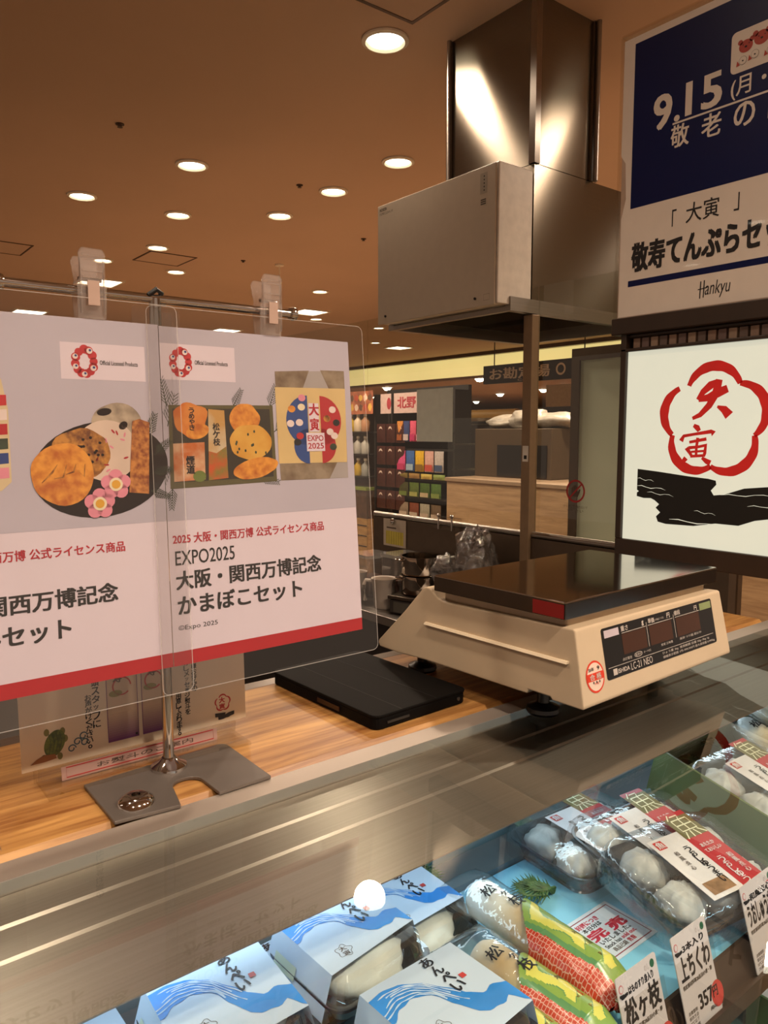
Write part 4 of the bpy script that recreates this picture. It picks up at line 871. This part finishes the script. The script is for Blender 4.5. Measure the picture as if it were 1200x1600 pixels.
def wave_art(p, x0, x1, yb, yf, layer):
    """a wave running from the back left corner to the front right one"""
    U = ((0, .12), (.15, .09), (.3, .12), (.45, .22), (.58, .40), (.68, .57), (.78, .66), (.88, .62), (1, .68))
    Lo = ((0, .44), (.2, .33), (.35, .33), (.45, .42), (.52, .60), (.6, .79), (.75, .85), (.9, .82), (1, .95))
    def at(T, f):
        for (a, c), (b, d) in zip(T, T[1:]):
            if f <= b: q = (f - a) / (b - a); q = q * q * (3 - 2 * q) * .5 + q * .5; return c + (d - c) * q
        return T[-1][1]
    P = lambda f, g: (x0 + (x1 - x0) * f, yb + (yf - yb) * g)
    fs_ = [k / 30 for k in range(31)]
    p.poly([P(f, at(U, f)) for f in fs_] + [P(f, min(1, at(Lo, f) + .015 * math.sin(f * 40))) for f in fs_[::-1]], wave, layer)
    for j in range(6):
        a, b = (.0, .52) if j > 3 else (.06 + .05 * (j % 3), .66 - .07 * (j % 2)); mix = .14 + .14 * j
        seg = [f for f in fs_ if a <= f <= b]
        p.stroke([P(f, at(U, f) * (1 - mix) + at(Lo, f) * mix + .012 * math.sin(f * 9 + j)) for f in seg], [.0003 + .0010 * abs(math.sin(k * .9 + j * 2)) for k in range(len(seg))], wave2 if j % 2 else band_paper, layer + 1)

def steamed_pack(x, y, z, lb, rz=0, rx=0, ry=0, full=False):
    """black tray, white fish cake, clear lid and a paper band with a wave"""
    t = thing('fish_cake_pack', lb, 'fish cake pack', (x, y, z), (R(rx), R(ry), R(rz)), 'fish cake packs with blue wave bands')
    b = MB(); o = rrect(-.049, -.047, .049, .047, .014, 5); i = rrect(-.043, -.041, .043, .041, .011, 5); bt = rrect(-.038, -.036, .038, .036, .010, 5); n = len(o)
    vs = [(px, py, .0145) for px, py in o] + [(px, py, .0165) for px, py in o] + [(px * .97, py * .97, .0165) for px, py in o] + [(px, py, .0145) for px, py in i] + [(px, py, .002) for px, py in bt] + [(px * 1.04, py * 1.04, .0) for px, py in bt]
    fs = [(k * n + q, k * n + (q + 1) % n, (k + 1) * n + (q + 1) % n, (k + 1) * n + q) for k in range(5) for q in range(n)] + [(5 * n + q, 5 * n + (q + 1) % n, (q + 1) % n, q) for q in range(n)] + [tuple(4 * n + q for q in range(n))]
    b.add(vs, fs, tray_black).build('tray', t, smooth=30)
    MB().blob((0, -.010, .013), .036, .033, .0165, cake_white, 28, 14, .1, 2, -.6, fine=.06).build('fish_cake', t, smooth=180)
    d = MB(); rings = [(1.0, .0168), (.93, .0172), (.90, .020), (.86, .031), (.80, .034), (.0, .0345)]; vs = []
    for s, h in rings: vs += [(px * s, py * s, h) for px, py in o]
    fs = [(k * n + q, k * n + (q + 1) % n, (k + 1) * n + (q + 1) % n, (k + 1) * n + q) for k in range(len(rings) - 1) for q in range(n)]
    d.add(vs, fs, dome_m).build('lid', t, smooth=30)
    # band: top panel and two side panels
    yb, yf = .040, (-.045 if full else -.032); top = .0360
    bm_ = MB(); hx = .0425
    bm_.add([(-hx, yf, top), (hx, yf + .006, top), (hx, yb, top), (-hx, yb, top), (-.0515, yf, .004), (.0515, yf + .006, .004), (.0515, yb, .004), (-.0515, yb, .004)], [(0, 1, 2, 3), (4, 0, 3, 7), (1, 5, 6, 2)], band_paper)
    p = Print(.0002); pm = plane_map((0, 0, top), (1, 0, 0), (0, 1, 0))
    wave_art(p, -hx, hx, .040, yf + .004, 1)
    p.vtext('あんぺい', .013, .0385, .0092, ink, 3, .02, pitch=.0104, slant=.0006); p.rect(.0215, .006, .0260, .0105, red_seal, 3)
    p.into(bm_, pm)
    q = Print(.0002); q.stroke([(.006 * math.cos(R(a)) * (1 + .18 * math.cos(R(5 * a))), .006 * math.sin(R(a)) * (1 + .18 * math.cos(R(5 * a)))) for a in range(0, 360, 10)], .0004, hand, 1, True); q.text('大', -.0028, .0, .0028, .0045, hand, 1, .02); q.text('寅', -.0028, -.0052, .0028, -.0008, hand, 1, .02)
    q.into(bm_, plane_map((-.020, -.018, top), (1, 0, 0), (0, 1, 0)))
    bm_.build('paper_band', t, fix=False)
    l = Print(.0002); l.rect(-.013, -.005, .013, .005, lab_pale, 0); l.rect(-.013, -.005, -.002, .001, lab_green, 1); l.rect(.002, -.003, .011, .004, lab_green, 1); l.rect(-.010, .0022, 0, .0036, hand, 1)
    l.into(MB(), plane_map((-.0485, .018, .0175), (0, 1, 0), (.3, 0, 1))).build('side_label', t, fix=False)
    return t
# lower layer, then the ones leaning on top
steamed_pack(.408, .487, SH, 'wave-banded fish cake pack at the back, right beside the pine-branch roll', -1)
steamed_pack(.266, .474, SH, 'wave-banded fish cake pack wedged low between two packs lying on top', 3)
steamed_pack(.118, .478, SH, 'wave-banded fish cake pack in the bottom left corner, mostly under the steel edge', 2, full=True)
steamed_pack(.243, .362, SH, 'wave-banded fish cake pack at the lower edge, showing only the top of its lettering', -2)
steamed_pack(.3160, .4480, SH + .035, 'wave-banded fish cake pack on top in the middle, its white cake fully in view', 4, 1)
steamed_pack(.2060, .4375, SH + .037, 'wave-banded fish cake pack on top at the left, nearest the steel hood', -3, 0, full=True)
steamed_pack(.3225, .3440, SH + .037, 'wave-banded fish cake pack at the bottom centre, its band facing up to the price tag', 1, -2, full=True)

# rolled fish cakes in printed film
roll_core = bpy.data.materials.new('toasted_roll'); roll_core.use_nodes = True
_n = roll_core.node_tree; _b = _n.nodes['Principled BSDF']; _b.inputs['Roughness'].default_value = .5
_tc = _n.nodes.new('ShaderNodeTexCoord'); _sp = _n.nodes.new('ShaderNodeSeparateXYZ'); _n.links.new(_tc.outputs['Object'], _sp.inputs[0])
_nz = _n.nodes.new('ShaderNodeTexNoise'); _nz.inputs['Scale'].default_value = 160; _n.links.new(_tc.outputs['Object'], _nz.inputs['Vector'])
_m = _n.nodes.new('ShaderNodeMath'); _m.operation = 'MULTIPLY_ADD'; _m.inputs[1].default_value = .012; _n.links.new(_nz.outputs['Fac'], _m.inputs[0]); _n.links.new(_sp.outputs['Y'], _m.inputs[2])
_r = _n.nodes.new('ShaderNodeMapRange'); _r.inputs['From Min'].default_value = .055; _r.inputs['From Max'].default_value = .165; _n.links.new(_m.outputs[0], _r.inputs['Value'])
_c = _n.nodes.new('ShaderNodeValToRGB'); _n.links.new(_r.outputs['Result'], _c.inputs['Fac'])
for k, (pp, cc) in enumerate(((0, 'e0d6c4'), (.22, 'dcc29a'), (.42, 'd6b27a'), (.60, 'e4d2b2'), (.80, 'f0f0ea'))):
    e = _c.color_ramp.elements[k] if k < 2 else _c.color_ramp.elements.new(pp); e.position = pp; e.color = (*lin(cc), 1)
_n.links.new(_c.outputs['Color'], _b.inputs['Base Color'])
scale_m = bpy.data.materials.new('scale_print'); scale_m.use_nodes = True
_n = scale_m.node_tree; _b = _n.nodes['Principled BSDF']; _b.inputs['Roughness'].default_value = .25
_tc = _n.nodes.new('ShaderNodeTexCoord'); _mp = _n.nodes.new('ShaderNodeMapping'); _mp.inputs['Scale'].default_value = (330, 330, 0); _n.links.new(_tc.outputs['Object'], _mp.inputs[0])
_v = _n.nodes.new('ShaderNodeTexVoronoi'); _v.feature = 'DISTANCE_TO_EDGE'; _v.inputs['Randomness'].default_value = .35; _v.inputs['Scale'].default_value = 1; _n.links.new(_mp.outputs[0], _v.inputs['Vector'])
_c = _n.nodes.new('ShaderNodeValToRGB'); _c.color_ramp.elements[0].position = .05; _c.color_ramp.elements[1].position = .11
_c.color_ramp.elements[0].color = (*lin('e0a898'), 1); _c.color_ramp.elements[1].color = (*lin('c2402c'), 1); _n.links.new(_v.outputs['Distance'], _c.inputs['Fac']); _n.links.new(_c.outputs['Color'], _b.inputs['Base Color'])
film_green = M('film_green', '86a04c', .25, var=.06); film_mid = M('film_leaf', '5f8c5a', .25); film_yel = M('film_yellow', 'd6cc62', .25); gold = M('gold_foil', 'c8b04a', .18, .9)
def roll_section(v, L):
    """half width, half height of the pouch at distance v from its front end"""
    f = min(1.0, max(0.0, v / L))
    if f < .12: k = f / .12; return .020 + .004 * k, .003 + .016 * k ** .7
    if f > .82: k = (f - .82) / .18; return .0235 + .007 * k, .0195 * max(0, 1 - k) ** .6 + .0012
    return .024, .0195
def rolled(x, y, z, lb, rz=0, rx=0, L=.182, ry=0):
    t = thing('fish_roll', lb, 'fish cake roll', (x, y, z), (R(rx), R(ry), R(rz)), 'toasted rolls in red and green film')
    core = MB(); prof_ = [(.0, .035), (.012, .036), (.0172, .042), (.0172, L - .034), (.013, L - .027), (0, L - .025)]
    core.tube([(0, b, 0) for a, b in prof_], [max(a, .0004) for a, b in prof_], roll_core, 24).build('roll', t, smooth=50)
    def surf(u, v, k=1.0):
        a = 2 * math.pi * u; w, h = roll_section(v, L); wr = 1 + .03 * noise.noise(Vector((math.cos(a) * 2, v * 70, math.sin(a) * 2 + x * 9)))
        return Vector((w * k * wr * math.sin(a), v, h * k * wr * math.cos(a)))
    # printed front half, coloured by an S-shaped border
    def mt(u, v):
        a = (u + .5) % 1 - .5; f = v
        edge = .50 + .10 * math.sin(a * 9 + .6)
        if f > edge: return None
        s = a + .10 - .32 * max(0, .30 - f) + .02 * math.sin(f * 14)
        if s < 0: return scale_m
        if s < .035 and f > .1: return film_mid
        q = a * 26 + math.sin(f * 17) * 2.0 - f * 14
        if f > .08 and math.sin(q) > .30 and s > .06: return film_yel if math.sin(q) > .48 else film_mid
        if .10 < f < .26 and .25 < a * 10 < .9 and math.sin(f * 60) > .1: return gold
        return film_green
    f = MB(); f.grid(lambda u, v: surf(u, v * L * .62, 1.012), 128, 112, lambda u, v: mt(u, v * .62)); f.build('printed_film', t, fix=False, smooth=180)
    c = MB(); c.grid(lambda u, v: surf(u, L * .38 + v * L * .62, 1.0), 40, 40, wrap_film); c.build('clear_film', t, fix=False, smooth=180)
    p = Print(.0002); K = L - .182; p.text('松', -.012, .128 + K, -.001, .140 + K, ink, 1, .015); p.text('ヶ', -.003, .1185 + K, .003, .1245 + K, ink, 1, .015); p.text('枝', -.004, .103 + K, .007, .1155 + K, ink, 1, .015)
    p.text('大寅', .006, .052, .014, .057, hand, 1, .02)
    p.into(MB(), lambda u, v, h: surf((u / .021) / (2 * math.pi), v, 1.03 + h * 20)).build('lettering', t, fix=False)
    cr = MB(); cr.grid(lambda u, v: (-.017 + .034 * u + .004 * math.sin(v * 9), -.007 * v - .0, .003 * math.sin(u * 16 + v * 3) + .001), 20, 6, scale_m).build('film_tail', t, fix=False, smooth=180)
    MB().box((-.012, -.003, -.0035), (.012, .0025, .0045), M('clip_silver', 'c8c6c0', .18, 1)).build('metal_clip', t, bevel=.001)
    return t
rolled(.470, .306, 1.0745, 'toasted pine-branch roll lying on top, leaning on the sold-out card side', 1.5, 2.5)
rolled(.4235, .284, 1.0715, 'second toasted pine-branch roll, half hidden under the top one', 3, 1.5, .150)
rolled(.3840, .282, 1.0725, 'third toasted pine-branch roll beside the blue wave pack, lettering cut off', 5, 3, .142)

# steamed dumpling packs
lab_red = M('label_red', 'b0343a', .4, var=.03); lab_white = M('label_white', 'd8d2d2', .5); lab_olive = M('label_olive', '6e6640', .5); glyph = M('glyph_cream', 'e6e4c4', .5); dumpling_m = M('dumpling', 'c8c6c0', .5, var=.12, vs=60, bump=.5, bs=90)
def dumpling_pack(x, y, z, lb, rz=0, rx=0, ry=0, ph=0):
    t = thing('dumpling_pack', lb, 'dumpling pack', (x, y, z), (R(rx), R(ry), R(rz)), 'dumpling packs with red fish labels')
    o = rrect(-.072, -.054, .072, .054, .018, 5); n = len(o); b = MB()
    vs = []
    for s, h in ((1, .020), (1, .022), (.965, .022), (.93, .018), (.84, .002), (.86, .0)): vs += [(px * s, py * s, h) for px, py in o]
    b.add(vs, [(k * n + q, k * n + (q + 1) % n, (k + 1) * n + (q + 1) % n, (k + 1) * n + q) for k in range(5) for q in range(n)] + [tuple(4 * n + q for q in range(n)), tuple(5 * n + q for q in range(n))[::-1]], tray_black).build('tray', t, smooth=30)
    for k, (dx, dy) in enumerate(((-.042, .022), (0, .024), (.042, .022), (-.042, -.022), (0, -.024), (.042, -.022))):
        MB().blob((dx, dy, .017), .0205, .020, .0165, dumpling_m, 36, 14, .22, k + ph, -.8, pleat=.05, fine=.1).build('dumpling', t, smooth=180)
    o2 = rrect(-.075, -.057, .075, .057, .019, 5); vs = []
    rings = [(1.0, -.001), (1.01, .012), (1.0, .023), (.97, .030), (.90, .0355), (.6, .0375), (.3, .0380), (.02, .0382)]
    for s, h in rings:
        for px, py in o2:
            w = .0016 * noise.noise(Vector((px * s * 60, py * s * 60, ph))) ; vs.append((px * s, py * s, h + w))
    MB().add(vs, [(k * n + q, k * n + (q + 1) % n, (k + 1) * n + (q + 1) % n, (k + 1) * n + q) for k in range(len(rings) - 1) for q in range(n)], wrap_film).build('film', t, fix=False, smooth=60)
    p = Print(.00025); hm = .0395
    p.rect(.006, -.050, .038, .052, lab_red, 1); p.rect(.006, .018, .038, .046, lab_olive, 2); p.rect(-.036, -.046, .006, .030, lab_white, 1)
    cx, cy = .022, .033; S = .0135
    def g(pts): p.stroke([(cx + a * S, cy + b_ * S) for a, b_ in pts], .0014, glyph, 3)
    g([(-.55, 1.25), (-.95, .75)]); g([(-.5, 1.05), (.25, 1.05), (.05, .7)]); g([(-.75, .65), (-.75, -.45), (.75, -.45), (.75, .65), (-.75, .65)]); g([(0, .65), (0, -.45)]); g([(-.75, .1), (.75, .1)])
    g([(-.55, -.55), (-.95, -1.2)]); g([(-.15, -.55), (-.25, -1.15)]); g([(.2, -.55), (.4, -1.15)]); g([(.6, -.55), (1.1, -1.1)])
    p.text('あたたか', .012, .004, .030, .0085, lab_white, 3, .02); p.text('ておいしい', .010, -.003, .032, .0015, lab_white, 3, .02)
    p.vtext('うおしゅうまい', .016, -.010, .0075, lab_white, 3, .01, pitch=.0066); p.vtext('和風点心', .029, -.010, .0058, lab_white, 3, .01, pitch=.0064)
    p.rect(-.032, .017, -.021, .027, red_seal, 2); p.text('魚', -.031, .018, -.022, .026, lab_white, 3, .02)
    p.vtext('うおしゅうまい', -.004, .012, .0070, ink, 3, .02, pitch=.0066); p.vtext('和風点心', -.020, .010, .0050, hand, 3, .01, pitch=.0062)
    p.rect(-.030, -.042, .000, -.028, M('label_photo', '8c6a4c', .5, var=.4, vs=90), 2)
    p.into(MB(), plane_map((0, 0, hm), (1, 0, 0), (0, 1, 0))).build('label', t, fix=False)
    return t
dumpling_pack(.643, .470, SH + .001, 'dumpling pack with red label at the back of three, beside the fern print', -3, 2, 0, 1)
dumpling_pack(.668, .413, SH + .014, 'dumpling pack with red label in the middle of three, leaning on the back one', -5, 10, 0, 5)
dumpling_pack(.646, .356, SH + .019, 'dumpling pack with red label in front of three, behind the dumpling price tag', -8, 12, 0, 9)
# green gift box
t = thing('gift_box', 'tilted olive green gift box of fish cakes on the shelf at the right', 'gift box', (.868, .400, SH + .012), (R(12), 0, R(-3)))
gb_m = M('gift_box_green', '5f6a42', .45, var=.03); hw, hd_, hh = .105, .078, .062; e = .003
bx = MB(); bx.box((-hw, -hd_, 0), (hw, hd_, e), gb_m)
for a, c in (((-hw, -hd_, e), (-hw + e, hd_, hh)), ((hw - e, -hd_, e), (hw, hd_, hh)), ((-hw + e, -hd_, e), (hw - e, -hd_ + e, hh)), ((-hw + e, hd_ - e, e), (hw - e, hd_, hh))): bx.box(a, c, gb_m)
bx.build('box', t); GB = t.matrix_basis.copy()
gbT = Matrix.LocRotScale(Vector((.868, .400, SH + .012)), t.rotation_euler.to_quaternion(), None)
def in_box(p): return gbT @ Vector(p)
q = in_box((-.022, -.008, .022)); dumpling_pack(q.x, q.y, q.z, 'dumpling pack with red label lying in the olive gift box', -3, 14, 0, 13)
q = in_box((.066, -.075, .045)); rolled(q.x, q.y, q.z, 'toasted roll in crinkled film lying in the olive gift box', -2, 14, .175)
q = in_box((.098, -.06, .066)); rolled(q.x, q.y, q.z, 'second toasted roll in the olive gift box, at the right edge', -6, 14, .175)
leaf_g = M('fern_leaf', '3f5a2a', .55, var=.4, vs=80)
def sprig(x, y, z, lb, rz, ln, rx=0, nb=16):
    t = MB()
    for k in range(nb):
        a = R(rz - 50 + 100 * k / (nb - 1)); l2 = ln * (.6 + .4 * math.cos((k - nb / 2) / nb * 3)); pts = []
        for j in range(5): f = j / 4; pts.append((l2 * f * math.cos(a) + .002 * math.sin(j * 2 + k), l2 * f * math.sin(a), .001 + .006 * math.sin(f * 3) + .0004 * k))
        t.tube(pts, [.0016, .0014, .0012, .0009, .0003], leaf_g, 5)
        for j in (1, 2, 3):
            for sg in (-1, 1):
                b_ = Vector(pts[j]); d = Vector((math.cos(a + sg * .7), math.sin(a + sg * .7), .2)) * ln * .2; t.tube([b_, b_ + d], [.0012, .0002], leaf_g, 4)
    tag(t.build('fern_sprig', loc=(x, y, z), rot=(R(rx), 0, 0)), lb, 'leaf decoration')
q = in_box((-.05, .05, .03)); sprig(q.x, q.y, q.z, 'green fern sprig in the back corner of the olive gift box', 60, .035)
q = in_box((.0, .055, .04)); sprig(q.x, q.y, q.z, 'bushy green sprig at the back edge of the olive gift box', 90, .032)
sprig(.560, .447, SH + .0008, 'green fern sprig lying on the blue shelf beside the back dumpling pack', 150, .045)
sprig(.452, .525, SH + .007, 'dark green sprig on the grey ledge behind the rolls', 40, .04)
sprig(.610, .538, SH + .007, 'small green sprig behind the back dumpling pack', 30, .03)
# sold-out card
p = Print(.00012); scm = M('card_white', 'd2dbe6', .4); crd = M('card_red', 'b8243c', .5)
p.rect(-.0325, -.0285, .0325, .0285, scm, 0); p.stroke([(-.0285, -.0245), (.0285, -.0245), (.0285, .0245), (-.0285, .0245)], .0012, M('card_border', '8a1a30', .5), 1, True)
p.text('好評につき', -.024, .0155, .006, .0215, crd, 1, .03); p.text('本日分は', -.0225, .0095, .0025, .0148, ink, 1, .02); p.text('完 売', -.024, -.0035, .023, .0085, crd, 1, .05)
p.text('いたしました。', -.022, -.0095, .020, -.0042, ink, 1, .02); p.text('Stock has', -.023, -.0150, -.002, -.0108, ink, 1, .01); p.text('sold out.', .0, -.0150, .020, -.0108, crd, 1, .02); p.text('商品已経', -.020, -.0215, -.001, -.0165, hand, 1, .01); p.text('售罄', .001, -.0215, .011, -.0165, crd, 1, .01)
tag(p.into(MB(), plane_map((0, 0, 0), (1, 0, 0), (0, 1, 0))).build('sold_out_card', fix=False, solid=.0006, loc=(.5585, .3815, SH + .0006), rot=(0, 0, R(0.5))), 'white sold-out card with a red border lying on the blue shelf', 'card')
# price tags in the rail
def price_tag(x, w, lb, name, sub, extra):
    t = thing('price_tag', lb, 'price tag', (x, .2781, 1.0362), group='price tags in the brown rail')
    h = .073; pt = M('tag_paper', 'cdbdb8', .5, var=.015); p = Print(.00015)
    p.poly(rrect(0, 0, w, h, .002), pt, 0); p.ell(w - .006, h - .006, .0027, .0030, M('tag_green_dot', '2c5a3c', .5), 1, 16)
    p.ell(.0045, h - .0085, .0026, .003, M('tag_ring', 'c06a6a', .5), 1, 16); p.ell(.0045, h - .0085, .0019, .0022, pt, 2, 16); brush_bar(p, .0062, h - .0125, .0042, ink, 1)
    p.text('のし', w - .016, h - .0085, w - .010, h - .004, M('tag_pale', 'b3a39e', .5), 1)
    p.text(sub, .0125, h - .0155, w - .007, h - .0098, ink, 1, .03); p.text(name, .0045, h - .035, w - .003, h - .0175, ink, 1, .03)
    p.text('特定原材料等28品目/小麦・卵', .004, h - .0405, w - .004, h - .0372, hand, 1, .02)
    p.ell(w - .003, .0135, .0085, .0098, red_seal, 1, 24) if extra else None
    if extra: p.text('357', w - .029, .012, w - .0095, .0225, ink, 2, .02); p.text('円', w - .009, .0125, w - .0025, .0205, ink, 2, .02); p.text('(税込)', w - .016, .005, w - .007, .0082, ink, 2)
    for k, s in enumerate(('消費期限', '保存方法', '10℃以下', '冷蔵庫')): p.text(s, .004, .0135 - k * .0036, .017, .0163 - k * .0036, hand, 1)
    p.into(MB(), plane_map((0, 0, 0), (1, 0, 0), (0, .272, .962))).build('card', t, fix=False, solid=.0008)
    pm = plane_map((0, 0, 0), (1, 0, 0), (0, .272, .962)); s = MB(); s.add([pm(-.002, -.004, .0012), pm(w + .004, -.004, .0012), pm(w + .004, h * .75, .0012), pm(-.002, h * .75, .0012)], [(0, 1, 2, 3)], acrylic).build('clear_pocket', t, fix=False)
def pt_text(): pass
price_tag(.4445, .0505, 'price tag for the pine-branch roll, leftmost of the three in the rail', '松ヶ枝', 'はものすり身入り', True)
price_tag(.5165, .0495, 'price tag with red spot and 357 yen, middle of three in the rail', '上ちくわ', '3本入り', True)
price_tag(.6245, .056, 'price tag for the dumplings at the right edge of the picture', 'うおしゅうまい', '和風点心', False)
# lower shelf box
t = thing('lower_gift_box', 'green box of fish cakes on the lower shelf at the bottom right corner', 'gift box', (.752, .345, .8805))
lb_m = M('lower_box_green', '4c6a48', .45); bx = MB(); bx.box((0, -.13, 0), (.17, 0, .003), lb_m)
for a, c in (((0, -.13, .003), (.003, 0, .042)), ((.167, -.13, .003), (.17, 0, .042)), ((.003, -.13, .003), (.167, -.127, .042)), ((.003, -.003, .003), (.167, 0, .042))): bx.box(a, c, lb_m)
bx.build('box', t)
for k, (dx, dy) in enumerate(((.045, -.03), (.11, -.035), (.05, -.09), (.115, -.09))): MB().blob((dx, dy, .026), .032, .028, .020, fried, 20, 12, .15, k).build('fried_cake', t, smooth=180)
MB().box((.004, -.05, .038), (.03, -.004, .0405), lab_white).build('insert_card', t)
